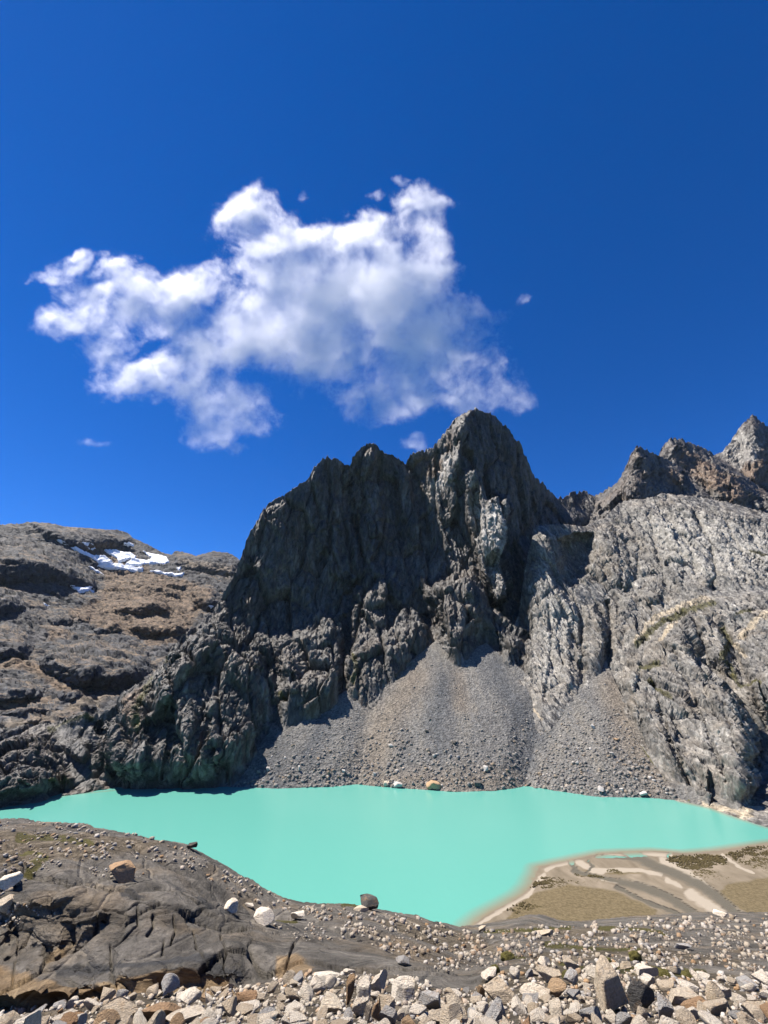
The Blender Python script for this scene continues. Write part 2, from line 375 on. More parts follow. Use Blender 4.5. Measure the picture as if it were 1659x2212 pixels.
ctrl += [(700, 1720, 500), (950, 1720, 520), (1200, 1720, 520), (1350, 1720, 520),
         (-250, 1600, 470), (0, 1570, 490), (110, 1563, 510), (187, 1540, 505), (263, 1493, 515), (353, 1430, 548), (403, 1363, 575), (460, 1323, 605), (500, 1250, 635), (534, 1160, 668),
         (300, 1560, 497), (420, 1500, 530), (420, 1600, 497), (500, 1400, 585), (580, 1400, 625), (560, 1500, 560), (600, 1200, 695), (600, 1078, 712), (700, 985, 755), (700, 1200, 735), (700, 1340, 690), (801, 952, 805), (800, 1200, 780), (800, 1400, 690),
         (876, 999, 850), (912, 1075, 850), (920, 1200, 805), (925, 1300, 745), (960, 1200, 800), (960, 1060, 815), (941, 960, 835), (985, 905, 815), (1000, 1000, 790), (1027, 880, 830), (1065, 960, 832), (1105, 934, 862), (1110, 1050, 850), (1139, 991, 890), (1060, 1150, 800), (1130, 1150, 860),
         (1040, 1300, 735), (1130, 1300, 790), (1050, 1400, 690), (1200, 1070, 985), (1250, 1062, 1050), (1250, 1130, 960), (1320, 1080, 1080), (1400, 1100, 1090), (1200, 1130, 930), (1300, 1400, 800), (1400, 1400, 850)]
BUL = [
    # knolls on the left shore
    ([(-90, 1640), (-40, 1612), (0, 1600), (20, 1590), (47, 1585), (80, 1587), (107, 1617), (125, 1650), (145, 1680), (140, 1702), (110, 1712), (60, 1722), (0, 1735), (-90, 1750)], 36, 34),
    ([(-200, 1640), (-120, 1605), (-60, 1610), (-30, 1660), (-60, 1740), (-200, 1760)], 26, 34),
    ([(20, 1640), (45, 1622), (70, 1640), (90, 1680), (60, 1700), (20, 1690)], 8, 16),
    ([(133, 1608), (150, 1592), (175, 1590), (195, 1600), (197, 1632), (185, 1650), (165, 1647), (140, 1627)], 14, 16),
    ([(40, 1706), (55, 1686), (85, 1684), (105, 1707), (107, 1737), (40, 1745)], 12, 16), ([(112, 1722), (125, 1706), (150, 1712), (158, 1728), (115, 1734)], 7, 12),
    # lower left shoulder
    ([(205, 1600), (215, 1560), (240, 1532), (268, 1500), (328, 1470), (356, 1438), (376, 1408), (408, 1368), (440, 1348), (470, 1338), (500, 1352), (540, 1358), (580, 1368), (594, 1400), (594, 1500), (582, 1560), (560, 1620), (520, 1680), (490, 1702), (400, 1716), (300, 1716), (245, 1716), (212, 1650)], 30, 40),
    ([(262, 1560), (290, 1520), (320, 1530), (330, 1600), (318, 1680), (270, 1690), (240, 1650)], 9, 22),
    ([(370, 1450), (400, 1420), (420, 1450), (430, 1560), (410, 1660), (380, 1660), (368, 1540)], 9, 20, (368, .4, 430, 1.2)),
    ([(440, 1520), (470, 1490), (500, 1500), (520, 1560), (500, 1640), (465, 1680), (440, 1620)], 10, 22),
    ([(470, 1400), (500, 1385), (560, 1395), (575, 1440), (540, 1500), (490, 1470)], 12, 26),
    # mid left buttress
    ([(588, 1376), (636, 1358), (676, 1348), (683, 1321), (697, 1311), (727, 1320), (744, 1352), (743, 1420), (742, 1540), (600, 1660), (590, 1560), (598, 1470), (590, 1420)], 38, 30, (588, .55, 735, 1.25)),
    ([(655, 1455), (670, 1430), (700, 1420), (728, 1418), (740, 1440), (740, 1520), (715, 1560), (680, 1580), (650, 1570), (645, 1500)], 16, 22),
    ([(597, 1420), (625, 1400), (650, 1420), (650, 1450), (625, 1460), (600, 1450)], 8, 14), ([(612, 1480), (640, 1450), (658, 1470), (645, 1500), (620, 1500)], 8, 12), ([(535, 1410), (560, 1400), (580, 1410), (575, 1440), (545, 1445)], 8, 12),
    # central tower
    ([(796, 1214), (821, 1210), (850, 1221), (872, 1243), (892, 1285), (930, 1345), (940, 1370), (938, 1400), (860, 1540), (745, 1560), (745, 1432), (752, 1378), (750, 1323), (757, 1276), (782, 1250)], 58, 40, (745, .9, 940, .5)),
    ([(757, 1276), (775, 1285), (785, 1340), (790, 1420), (772, 1440), (755, 1400), (752, 1330)], 7, 10), ([(800, 1330), (835, 1320), (850, 1380), (840, 1470), (815, 1500), (800, 1440)], 10, 18),
    ([(745, 1430), (760, 1424), (778, 1440), (775, 1470), (750, 1468)], 9, 12), ([(745, 1480), (760, 1458), (776, 1470), (778, 1500), (752, 1512)], 9, 12), ([(770, 1490), (785, 1475), (800, 1500), (795, 1525), (770, 1520)], 8, 10),
    # knobs under the spire
    ([(908, 1269), (927, 1250), (952, 1241), (974, 1236), (1003, 1225), (1021, 1229), (1036, 1254), (1061, 1283), (1083, 1312), (1105, 1345), (1139, 1378), (1130, 1410), (1112, 1460), (1060, 1500), (945, 1500), (937, 1396), (945, 1345), (927, 1316), (912, 1290)], 56, 30),
    ([(950, 1275), (968, 1262), (982, 1275), (985, 1330), (975, 1362), (948, 1362), (945, 1320)], 11, 14), ([(990, 1250), (1010, 1240), (1035, 1262), (1030, 1290), (1000, 1295)], 9, 14), ([(1000, 1300), (1030, 1295), (1050, 1315), (1045, 1345), (1010, 1350)], 10, 16),
    ([(937, 1380), (958, 1357), (985, 1358), (993, 1390), (985, 1460), (945, 1460), (937, 1420)], 12, 16), ([(1000, 1378), (1040, 1368), (1060, 1380), (1055, 1430), (1010, 1440)], 10, 16), ([(1060, 1330), (1085, 1325), (1112, 1352), (1120, 1395), (1100, 1440), (1070, 1420)], 12, 20, (1060, .5, 1120, 1.3)),
    # bright slab of the spire
    ([(995, 1010), (1030, 1002), (1048, 1030), (1058, 1072), (1076, 1061), (1098, 1070), (1110, 1103), (1099, 1148), (1095, 1185), (1099, 1222), (1106, 1259), (1099, 1293), (1072, 1304), (1061, 1284), (1030, 1228), (1014, 1170), (999, 1119), (1003, 1069), (990, 1040)], 66, 16, (992, .12, 1098, 1.35)),
    ([(1048, 1075), (1062, 1064), (1085, 1063), (1102, 1080), (1100, 1120), (1085, 1170), (1075, 1230), (1055, 1150)], 9, 12, (1045, .3, 1100, 1.2)),
    # summit dome of the spire, lit on its left edge
    ([(948, 985), (962, 938), (984, 906), (1003, 890), (1027, 880), (1010, 930), (1000, 990), (985, 1040), (962, 1050)], 22, 14, (945, .1, 1000, 1.2)),
    ([(922, 1040), (935, 1000), (945, 1010), (950, 1060), (960, 1120), (975, 1190), (960, 1200), (935, 1120)], 14, 10, (920, .2, 970, 1.2)),
    # ribs of the shaded wall
    ([(640, 1080), (662, 1040), (690, 1010), (712, 1040), (722, 1100), (712, 1180), (690, 1190), (660, 1130)], 14, 18, (640, .4, 720, 1.2)), ([(575, 1100), (615, 1080), (630, 1130), (620, 1220), (590, 1260), (550, 1230), (548, 1160)], 10, 22),
    ([(762, 1010), (780, 970), (805, 960), (822, 1000), (835, 1080), (830, 1160), (800, 1170), (780, 1090)], 16, 16, (760, .3, 830, 1.2)), ([(690, 1130), (715, 1060), (745, 1080), (770, 1180), (780, 1250), (750, 1280), (710, 1240)], 14, 24),
    ([(850, 1000), (872, 1005), (895, 1060), (908, 1120), (900, 1180), (870, 1150), (855, 1080)], 12, 16), ([(535, 1200), (560, 1190), (580, 1260), (570, 1330), (535, 1345), (515, 1290)], 10, 20),
]
LINES = [([(750, 1010), (752, 1060), (768, 1130), (782, 1200), (790, 1230)], -18, 12), ([(876, 999), (898, 1030), (912, 1075), (921, 1110), (925, 1200), (918, 1232)], -10, 10),
         ([(622, 1085), (633, 1110), (630, 1160)], -8, 9), ([(725, 1120), (740, 1180), (752, 1240), (750, 1280)], -7, 7), ([(742, 1330), (746, 1400), (742, 1480), (735, 1520)], -14, 9),
         ([(965, 1090), (990, 1150), (1005, 1200), (1012, 1238)], -12, 9), ([(940, 1100), (955, 1170), (968, 1230)], -8, 8), ([(905, 1300), (925, 1340), (938, 1380)], -14, 10),
         ([(360, 1450), (366, 1520), (362, 1600), (350, 1680)], -8, 7), ([(440, 1360), (455, 1440), (450, 1540), (430, 1640)], -6, 7), ([(205, 1560), (225, 1600), (230, 1660), (250, 1700)], -9, 9), ([(1030, 1235), (1062, 1290), (1090, 1330), (1130, 1372)], -5, 7)]
C_attr = {'rust': mpoly([[(880, 1000), (890, 978), (940, 965), (965, 985), (955, 1040), (915, 1040)], [(945, 950), (985, 905), (985, 960), (960, 1000)], [(780, 970), (810, 955), (830, 985), (810, 1010)], [(250, 1500), (330, 1462), (300, 1560), (260, 1600)]], 20),
          'pale': mmax(mpoly([[(995, 1010), (1030, 1002), (1058, 1072), (1098, 1070), (1110, 1103), (1097, 1185), (1106, 1259), (1072, 1304), (1030, 1228), (1014, 1170), (999, 1119)], [(905, 1000), (950, 960), (985, 930), (1000, 960), (1000, 1060), (960, 1080), (940, 1150), (915, 1090)], [(940, 1000), (985, 960), (1000, 1040), (960, 1060)], [(890, 1010), (925, 1080), (930, 1130), (912, 1090)]], 34)),  # sunlight painted in: lit slab and lit strips of the spire made paler
          'moss': mmax(mline([([(765, 1420), (772, 1450), (762, 1470)], 12), ([(605, 1500), (615, 1510)], 14), ([(280, 1560), (295, 1520), (330, 1470)], 12), ([(110, 1575), (190, 1550)], 14), ([(370, 1440), (380, 1420)], 12)]), mpoly([[(100, 1650), (180, 1690), (160, 1710), (90, 1690)]], 20)),
          'debris': mmax(mpoly([[(592, 1378), (640, 1358), (676, 1352), (690, 1372), (640, 1392), (600, 1400)], [(110, 1565), (190, 1545), (210, 1570), (200, 1660), (230, 1700), (170, 1716), (150, 1680), (125, 1630)], [(955, 1345), (1020, 1330), (1050, 1352), (1010, 1372), (960, 1366)], [(588, 1500), (640, 1500), (690, 1560), (600, 1620)], [(1200, 1085), (1310, 1085), (1320, 1130), (1220, 1130)]], 16))}
C_noise = [('fbm', 90, (1, 1, 1.6), 5, 0), ('block', 48, (.7, 1.2, 2.4), 21, 6), ('block', 20, (.75, 1.5, 2.6), 4.6, 4), ('crack', 23, (.7, 1.5, 3.4), 4.5, 5), ('block', 8.5, (.8, 1.5, 2.4), 2.2, 2), ('crack', 9, (.7, 1.5, 3), 1.8, 2), ('facet', 4, (.8, 1.5, 2.2), 1.2, 1)]
massif, CX, CY, CPt = relief_sheet('rock_massif', -160, 1335, 840, 450, C_top, C_bot, ctrl, BUL, LINES, C_noise, M_main, C_attr, jag=8.0, jag_scale=5.0, foot=FOOT)

# ------------------------------------------------------------------ peaks behind the right slope
def peak(name, pts, Y, ctrl, bul, nc, nr, bot, attrs=None):
    return relief_sheet(name, pts[0][0], pts[-1][0], nc, nr, interp(pts), lambda x: x * 0 + bot, ctrl, bul, (), [('fbm', 90, (1, 1, 1.4), 8, 0), ('facet', 45, (1, 1, 1.3), 16, 12), ('ridge', 30, (.8, 1, 1.5), 7, 8), ('facet', 14, (1, 1, 1.4), 6, 6), ('facet', 6, (1, 1, 1.3), 2.5, 3)], M_peaks, attrs, jag=6.5, jag_scale=5.0)
peak('dark_peak', [(1215, 1120), (1262, 1082), (1284, 1073), (1302, 1066), (1336, 1040), (1351, 1010), (1362, 984), (1373, 966), (1392, 969), (1421, 984), (1470, 1010), (1520, 1060), (1560, 1100)], 0,
     [(1215, 1200, 950), (1560, 1200, 880), (1400, 1200, 900), (1215, 1120, 1060), (1300, 1066, 1060), (1373, 966, 1020), (1430, 990, 1070), (1380, 1060, 960), (1330, 1080, 980), (1450, 1080, 1000), (1540, 1090, 990)],
     [([(1352, 1020), (1373, 968), (1395, 972), (1410, 1020), (1400, 1080), (1370, 1100), (1345, 1080)], 25, 20)], 170, 110, 1180, {'rust': mpoly([[(1410, 1000), (1450, 1010), (1500, 1060), (1440, 1060)]], 20)})
peak('brown_peak', [(1380, 1040), (1421, 990), (1429, 969), (1447, 945), (1470, 951), (1492, 958), (1511, 966), (1540, 980), (1570, 1000), (1600, 1020), (1640, 1050), (1720, 1100)], 0,
     [(1380, 1200, 1000), (1720, 1200, 950), (1380, 1040, 1150), (1447, 945, 1180), (1540, 980, 1190), (1500, 1050, 1080), (1600, 1060, 1060), (1720, 1100, 1010), (1640, 1050, 1110)],
     [([(1500, 1010), (1540, 990), (1580, 1020), (1640, 1070), (1600, 1100), (1540, 1080)], 35, 25), ([(1425, 985), (1447, 948), (1475, 960), (1490, 1010), (1450, 1020)], 25, 20)], 170, 110, 1180, {'rust': mpoly([[(1430, 970), (1500, 970), (1580, 1020), (1640, 1080), (1580, 1100), (1480, 1040)]], 25)})
peak('pale_peak', [(1500, 1020), (1540, 984), (1563, 974), (1581, 951), (1596, 925), (1615, 906), (1626, 897), (1634, 902), (1641, 910), (1659, 923), (1720, 960), (1850, 1000)], 0,
     [(1500, 1150, 1200), (1850, 1150, 1150), (1500, 1020, 1340), (1563, 974, 1360), (1626, 897, 1380), (1720, 960, 1390), (1850, 1000, 1400), (1620, 1020, 1250), (1700, 1060, 1220)],
     [([(1596, 940), (1620, 905), (1645, 915), (1660, 980), (1640, 1060), (1610, 1040)], 40, 25)], 150, 90, 1140, {'pale': mpoly([[(1540, 980), (1600, 920), (1650, 960), (1640, 1000), (1590, 1030)]], 12), 'rust': mpoly([[(1590, 1000), (1650, 985), (1700, 1050), (1600, 1060)]], 20)})

# ------------------------------------------------------------------ right slope
R_top = interp([(1085, 1400), (1120, 1330), (1134, 1230), (1146, 1170), (1150, 1146), (1158, 1136), (1172, 1135), (1184, 1133), (1210, 1132), (1265, 1137), (1288, 1124), (1302, 1122), (1336, 1088), (1358, 1079), (1414, 1073), (1429, 1065), (1481, 1070), (1525, 1077), (1592, 1088), (1659, 1107), (1850, 1160)])
rc = []
for x, y in ((1130, 1480), (1170, 1548), (1230, 1532), (1275, 1500), (1310, 1462), (1335, 1530), (1370, 1592), (1398, 1642), (1430, 1690), (1480, 1728)):
    rc.append((x, y, float(talusY(x, y)))); rc.append((x, y + 50, float(talusY(x, y)) - 16))
for x in (1540, 1600, 1659, 1850): rc.append((x, shore(x), float(talusY(x, shore(x)))))
rc += [(1085, 1400, 690), (1120, 1330, 720), (1150, 1146, 775), (1134, 1250, 745), (1200, 1133, 790), (1270, 1137, 800), (1336, 1090, 830), (1420, 1075, 800), (1525, 1077, 770), (1659, 1107, 720), (1850, 1160, 650),
       (1200, 1300, 700), (1200, 1430, 640), (1300, 1300, 690), (1300, 1200, 745), (1400, 1200, 715), (1400, 1330, 640), (1500, 1200, 680), (1500, 1300, 615), (1600, 1200, 650), (1659, 1280, 585), (1850, 1300, 540), (1450, 1450, 560), (1550, 1450, 535), (1659, 1450, 500), (1500, 1600, 490), (1600, 1600, 470), (1659, 1640, 445), (1850, 1600, 430), (1500, 1690, 450)]
R_bul = [([(1140, 1260), (1148, 1185), (1150, 1146), (1160, 1135), (1182, 1139), (1200, 1160), (1202, 1240), (1225, 1280), (1238, 1340), (1240, 1480), (1190, 1570), (1110, 1500), (1135, 1400), (1140, 1371), (1136, 1296)], 20, 22),
         ([(1198, 1168), (1240, 1150), (1285, 1150), (1290, 1210), (1262, 1250), (1230, 1270), (1208, 1240)], -46, 26),
         ([(1284, 1140), (1310, 1130), (1345, 1150), (1362, 1230), (1355, 1275), (1320, 1260), (1295, 1210)], 14, 20),
         ([(1258, 1310), (1285, 1300), (1305, 1340), (1312, 1400), (1300, 1450), (1280, 1500), (1262, 1490), (1256, 1400)], 22, 14, (1255, .5, 1310, 1.3)),
         ([(1215, 1300), (1245, 1290), (1258, 1340), (1258, 1450), (1240, 1520), (1215, 1520)], 12, 14, (1212, .4, 1258, 1.2)),
         ([(1325, 1330), (1345, 1285), (1365, 1290), (1385, 1350), (1390, 1430), (1370, 1500), (1330, 1480), (1318, 1420)], 12, 16),
         ([(1312, 1470), (1345, 1440), (1400, 1380), (1436, 1356), (1488, 1326), (1505, 1373), (1527, 1429), (1565, 1470), (1594, 1515), (1624, 1570), (1636, 1619), (1626, 1656), (1638, 1700), (1600, 1765), (1500, 1760), (1430, 1700), (1396, 1645), (1370, 1595), (1334, 1535)], 46, 40, (1312, .3, 1610, 1.3)),
         ([(1500, 1330), (1530, 1325), (1560, 1350), (1575, 1420), (1570, 1465), (1530, 1425), (1505, 1370)], 12, 16), ([(1580, 1380), (1640, 1340), (1720, 1330), (1740, 1480), (1660, 1540), (1610, 1480)], 16, 30),
         ([(1605, 1480), (1650, 1440), (1720, 1460), (1720, 1540), (1650, 1560)], 14, 24), ([(1425, 1150), (1460, 1100), (1500, 1130), (1545, 1230), (1530, 1275), (1480, 1240)], 10, 24), ([(1370, 1290), (1405, 1250), (1435, 1270), (1430, 1300), (1395, 1310)], 10, 16),
         ([(1440, 1200), (1462, 1180), (1480, 1230), (1470, 1270), (1445, 1250)], 8, 12)]
R_lines = [(l_, -7, 8) for l_ in ([(1440, 1110), (1490, 1180), (1502, 1240)], [(1400, 1110), (1420, 1200), (1440, 1270)], [(1560, 1120), (1600, 1190), (1659, 1225)], [(1330, 1150), (1345, 1230), (1340, 1270)], [(1400, 1450), (1450, 1600), (1500, 1720)], [(1450, 1400), (1520, 1560), (1570, 1690)], [(1350, 1520), (1400, 1620)], [(1480, 1380), (1560, 1530), (1602, 1650)], [(1600, 1130), (1640, 1180)], [(1580, 1200), (1610, 1260)])] + [([(1500, 1110), (1535, 1180), (1545, 1240), (1540, 1275)], -10, 9), ([(1440, 1075), (1480, 1120), (1500, 1170)], -6, 9), ([(1360, 1120), (1380, 1180), (1375, 1250), (1350, 1280)], -7, 9), ([(1313, 1300), (1318, 1360), (1312, 1440)], -14, 9),
           ([(1250, 1330), (1255, 1400), (1258, 1470), (1248, 1520)], -8, 7), ([(1185, 1310), (1192, 1400), (1180, 1500)], -5, 7), ([(1562, 1350), (1590, 1420), (1630, 1500), (1650, 1580)], -8, 12)]
R_attr = {'sediment': mline([([(1372, 1392), (1400, 1350), (1440, 1322), (1490, 1302), (1560, 1288), (1670, 1276)], 12), ([(1425, 1385), (1460, 1345)], 7), ([(1600, 1372), (1640, 1335), (1680, 1318)], 13), ([(1590, 1395), (1610, 1410)], 12), ([(1605, 1762), (1640, 1700), (1680, 1650)], 22), ([(1170, 1552), (1150, 1530), (1130, 1500)], 5), ([(1500, 1735), (1560, 1750), (1620, 1762)], 12)]),
          'moss': mmax(mline([([(1375, 1395), (1420, 1355), (1480, 1318), (1540, 1305)], 15), ([(1390, 1440), (1420, 1430)], 18), ([(1560, 1360), (1575, 1390), (1560, 1420)], 18), ([(1620, 1190), (1659, 1205)], 9), ([(1355, 1570), (1385, 1620), (1420, 1672), (1470, 1720), (1500, 1735)], 11), ([(1590, 1330), (1620, 1320)], 8), ([(1420, 1680), (1460, 1710)], 16), ([(1400, 1470), (1450, 1500)], 10), ([(1570, 1430), (1600, 1480), (1640, 1470)], 12)])),
          'pale': mpoly([[(1290, 1125), (1336, 1090), (1440, 1070), (1600, 1090), (1750, 1150), (1750, 1290), (1560, 1285), (1480, 1290), (1420, 1240), (1340, 1130)], [(1140, 1150), (1200, 1140), (1240, 1260), (1300, 1270), (1300, 1340), (1250, 1420), (1230, 1530), (1120, 1500)]], 60),
          'debris': mmax(mline([([(1540, 1285), (1659, 1275), (1750, 1265)], 24), ([(1640, 1720), (1660, 1650), (1720, 1600)], 24)]), mpoly([[(1228, 1290), (1250, 1255), (1300, 1250), (1320, 1290), (1300, 1305), (1250, 1300)]], 14))}
R_noise = [('fbm', 80, (1, 1, 1.6), 5, 0), ('ridge', 22, (.8, 4, 9), 4, 6), ('block', 36, (.6, 2.2, 4), 10, 5), ('block', 14, (.55, 2.2, 3.6), 2.4, 3), ('crack', 17, (.5, 2.4, 5), 3.6, 4), ('block', 6.5, (.55, 2.2, 3.6), 1.3, 2), ('crack', 8, (.5, 2.4, 4.5), 1.6, 2), ('facet', 3.2, (.6, 2, 3), .9, 1)]
right, RX, RY, RP = relief_sheet('rock_slope', 1085, 1800, 440, 400, R_top, C_bot, rc, R_bul, R_lines, R_noise, M_right, R_attr, jag=2.4, shear=.18, foot=FOOT, back=((12, 4), (50, 25), (120, 80), (250, 300)))

# ------------------------------------------------------------------ lake
wt = NT('glacial_water'); t = wt
big = t.noise(t.pos, .006, 3, .5)
deep = t.mix(big, (.092, .318, .262), (.105, .338, .28))
k = t.attr('shallow'); kk = t.math('ADD', k, t.math('MULTIPLY', t.math('SUBTRACT', t.noise(t.pos, .08, 4), .5), .12))
t.color(t.mix(t.ramp(kk, [(.25, 0.0), (.95, 1.0)]), deep, (.20, .17, .115)))
t.bsdf.inputs['Roughness'].default_value = .26; t.bsdf.inputs['Specular IOR Level'].default_value = .45
t.bump(t.noise(t.scaled(t.pos, (1, .6, 1)), .35, 4, .6), .25, .35)
SAND_WET = [(985, 2003), (1010, 1985), (1042, 1955), (1105, 1918), (1120, 1888), (1146, 1868), (1210, 1855), (1265, 1848), (1302, 1839), (1362, 1834), (1451, 1836), (1525, 1836), (1563, 1824), (1610, 1812), (1659, 1806), (1850, 1780)]
SAND_DRY = [(1010, 2010), (1042, 1982), (1079, 1961), (1128, 1934), (1146, 1915), (1157, 1893), (1165, 1873), (1220, 1861), (1302, 1843), (1414, 1839), (1488, 1844), (1563, 1837), (1659, 1822), (1850, 1800)]
gx, gy = np.meshgrid(np.linspace(-520, 420, 236), np.linspace(60, 560, 160))
LP = np.stack([gx, gy, 0 * gx], -1); lx, ly = project(LP)
def shore_world(pts): return [tuple(p[:2]) for p in at_z(np.array([q[0] for q in pts]), np.array([q[1] for q in pts]))]
dsand = seg_dist(gx, gy, shore_world(SAND_DRY)); dfar = seg_dist(gx, gy, shore_world([p for p in SHORE if p[0] >= 1420])); dl = seg_dist(gx, gy, shore_world([p for p in SHORE if p[0] <= 260]))
shl = np.maximum(np.maximum(np.clip(1 - dsand / 11, 0, 1), np.clip(.9 - dfar / 14, 0, 1)), np.clip(.6 - dl / 12, 0, 1))
lake = mesh_obj('lake', LP.reshape(-1, 3), grid_faces(*gx.shape), t.m, smooth=True, attrs={'shallow': shl.ravel()}); tag(lake, kind='structure')

# ------------------------------------------------------------------ scree below the cliffs
t = NT('scree_gravel'); v = t.pos
c = t.ramp(t.noise(t.scaled(v, (.07, .012, .012)), 1, 6, .65, .4), [(.3, (.115, .112, .108)), (.5, (.155, .15, .14)), (.7, (.185, .17, .145))])
c = t.mix(t.ramp(t.attr('brown'), [(.2, 0.0), (.9, .8)]), c, (.178, .15, .118)); c = t.mix(t.ramp(t.attr('dark'), [(.1, 0.0), (.9, .8)]), c, (.088, .092, .096))
vo = t.voro(v, .55); c = t.mix(1.0, c, t.ramp(vo.outputs['Color'], [(.1, .6), (.5, 1.0), (.9, 1.5)]), 'MULTIPLY'); t.color(c)
t.bump(t.math('ADD', vo.outputs['Distance'], t.noise(v, 1.5, 4, .7)), 1.1)
M_scree = t.m
nc, nr = 560, 200
X = np.linspace(470, 1530, nc); vv = np.linspace(0, 1, nr)[:, None]
PX = np.repeat(X[None], nr, 0); PY = (shore(X) + 8)[None] * (1 - vv) + (S_top(X) - 22)[None] * vv
Y = talusY(PX, PY)
# cones: ribs of debris run down from the gullies
for pts, amp, w in (([(940, 1415), (960, 1550), (990, 1700)], 14, 150), ([(1050, 1420), (1090, 1560), (1110, 1700)], 4, 70), ([(735, 1510), (680, 1600), (600, 1700)], 6, 110), ([(1310, 1450), (1300, 1600), (1290, 1715)], 8, 110), ([(1165, 1545), (1150, 1640), (1130, 1700)], -12, 60), ([(800, 1520), (790, 1600), (770, 1700)], -9, 55), ([(985, 1450), (1010, 1500)], -4, 40)):
    f = line_fall(PX, PY, pts, w); Y -= amp * f
Q = at(PX, PY, Y).reshape(-1, 3)
D = 2.2 * fbm(Q / 30, 4) + 1.2 * fbm(Q / np.array([9, 40, 40]) + 3, 3) + .45 * facets(Q / 3.0) + .3 * facets(Q / 1.5)
Q = Q + np.array([0, -.55, .83]) * D[:, None]
SCP = Q.reshape(nr, nc, 3); SX, SY = PX, PY
brown = np.maximum.reduce([line_fall(PX, PY, [(900, 1460), (830, 1560), (800, 1690)], 70), line_fall(PX, PY, [(985, 1460), (995, 1520)], 40), line_fall(PX, PY, [(830, 1690), (1100, 1690)], 55), line_fall(PX, PY, [(1320, 1480), (1360, 1600), (1420, 1690)], 60)])
darkm = np.maximum.reduce([line_fall(PX, PY, [(960, 1470), (940, 1560), (950, 1620)], 45), line_fall(PX, PY, [(1150, 1560), (1140, 1640)], 40), line_fall(PX, PY, [(700, 1560), (660, 1640)], 50), line_fall(PX, PY, [(1070, 1440), (1130, 1560), (1160, 1580)], 60), line_fall(PX, PY, [(600, 1600), (590, 1690)], 60)])
scree = mesh_obj('scree_slope', Q, grid_faces(nr, nc), M_scree, attrs={'brown': brown.ravel(), 'dark': darkm.ravel()}); tag(scree, kind='structure')
#PART2
# ------------------------------------------------------------------ sand flat with braided channels
t = NT('delta_sand'); v = t.pos
n1 = t.noise(t.scaled(v, (.12, .05, .1)), 1, 6, .65, .5); n2 = t.noise(v, .8, 6, .75)
c = t.ramp(n1, [(.3, (.12, .097, .066)), (.55, (.18, .148, .105)), (.75, (.245, .20, .147))])
c = t.mix(t.ramp(t.math('ADD', t.attr('grass'), t.math('MULTIPLY', t.math('SUBTRACT', n2, .5), .8)), [(.3, 0.0), (.75, 1.0)]), c, t.ramp(n2, [(.35, (.07, .054, .026)), (.6, (.145, .113, .062))]))
c = t.mix(t.ramp(t.math('ADD', t.attr('bar'), t.math('MULTIPLY', t.math('SUBTRACT', n2, .5), .4)), [(.3, 0.0), (.6, 1.0)]), c, (.29, .25, .195))
wetm = t.ramp(t.math('ADD', t.attr('channel'), t.math('MULTIPLY', t.math('SUBTRACT', n1, .5), .7)), [(.15, 0.0), (.65, 1.0)])
c = t.mix(wetm, c, (.10, .09, .068)); c = t.mix(t.math('MULTIPLY', t.ramp(t.attr('damp'), [(.1, 0.0), (.9, 1.0)]), .8), c, (.14, .115, .082))
t.color(c); t.l(t.ramp(wetm, [(0, .95), (1, .35)]), t.bsdf.inputs['Roughness']); t.bump(n2, .15)
nc, nr = 300, 150
X = np.linspace(960, 1900, nc); vv = np.linspace(0, 1, nr)[:, None]
topw = interp(SAND_WET)(X); PX = np.repeat(X[None], nr, 0); PY = topw[None] * (1 - vv) + 2030 * vv
P0 = at_z(PX, PY, 0.0); dd = seg_dist(PX, PY, SAND_DRY); dryside = PY > interp(SAND_DRY)(PX)
zz = np.where(dryside, np.minimum(.12 + .012 * dd, .9), -.35 * np.clip(dd / 14, 0, 1)) + .05 * fbm(np.stack([PX.ravel() / 8, PY.ravel() / 4, PX.ravel() * 0], 1), 3).reshape(PX.shape)
wq = np.stack([PX.ravel() / 25, PY.ravel() / 9, 0 * PX.ravel()], 1); WX = PX + 9 * fbm(wq, 3).reshape(PX.shape); WY = PY + 3 * fbm(wq + 9, 3).reshape(PX.shape)
def ml(lines):
    m = np.zeros(PX.shape)
    for pts, w in lines: m = np.maximum(m, np.clip(1 - seg_dist(WX, WY * 1.0, pts) / w, 0, 1))
    return m
chan = ml([([(1600, 1985), (1560, 1945), (1520, 1915), (1470, 1892), (1420, 1872), (1375, 1850), (1355, 1838)], 17), ([(1500, 1975), (1450, 1940), (1400, 1920), (1340, 1905)], 14), ([(1340, 1905), (1290, 1893), (1240, 1882)], 7), ([(1246, 1885), (1238, 1872), (1236, 1858)], 10), ([(1262, 1890), (1280, 1872), (1270, 1860)], 4), ([(1420, 1872), (1400, 1860), (1340, 1852), (1290, 1850)], 6), ([(1450, 1840), (1440, 1850), (1470, 1865)], 5), ([(1330, 1915), (1400, 1950), (1470, 1975)], 7)])
bar = ml([([(1180, 1880), (1200, 1868), (1225, 1864)], 8), ([(1250, 1862), (1280, 1880), (1300, 1884)], 10), ([(1310, 1848), (1340, 1850)], 9), ([(1350, 1843), (1385, 1857)], 9), ([(1390, 1843), (1450, 1848)], 8), ([(1430, 1858), (1480, 1880), (1530, 1920)], 13), ([(1440, 1900), (1470, 1915)], 9), ([(1490, 1930), (1560, 1975)], 20), ([(1425, 1928), (1450, 1940)], 7), ([(1140, 1935), (1160, 1905), (1175, 1890)], 8), ([(1020, 2005), (1090, 1962), (1140, 1932)], 8), ([(1290, 1880), (1380, 1880), (1430, 1890)], 8), ([(1560, 1845), (1590, 1870), (1625, 1885)], 5), ([(1300, 1900), (1390, 1915)], 4)])
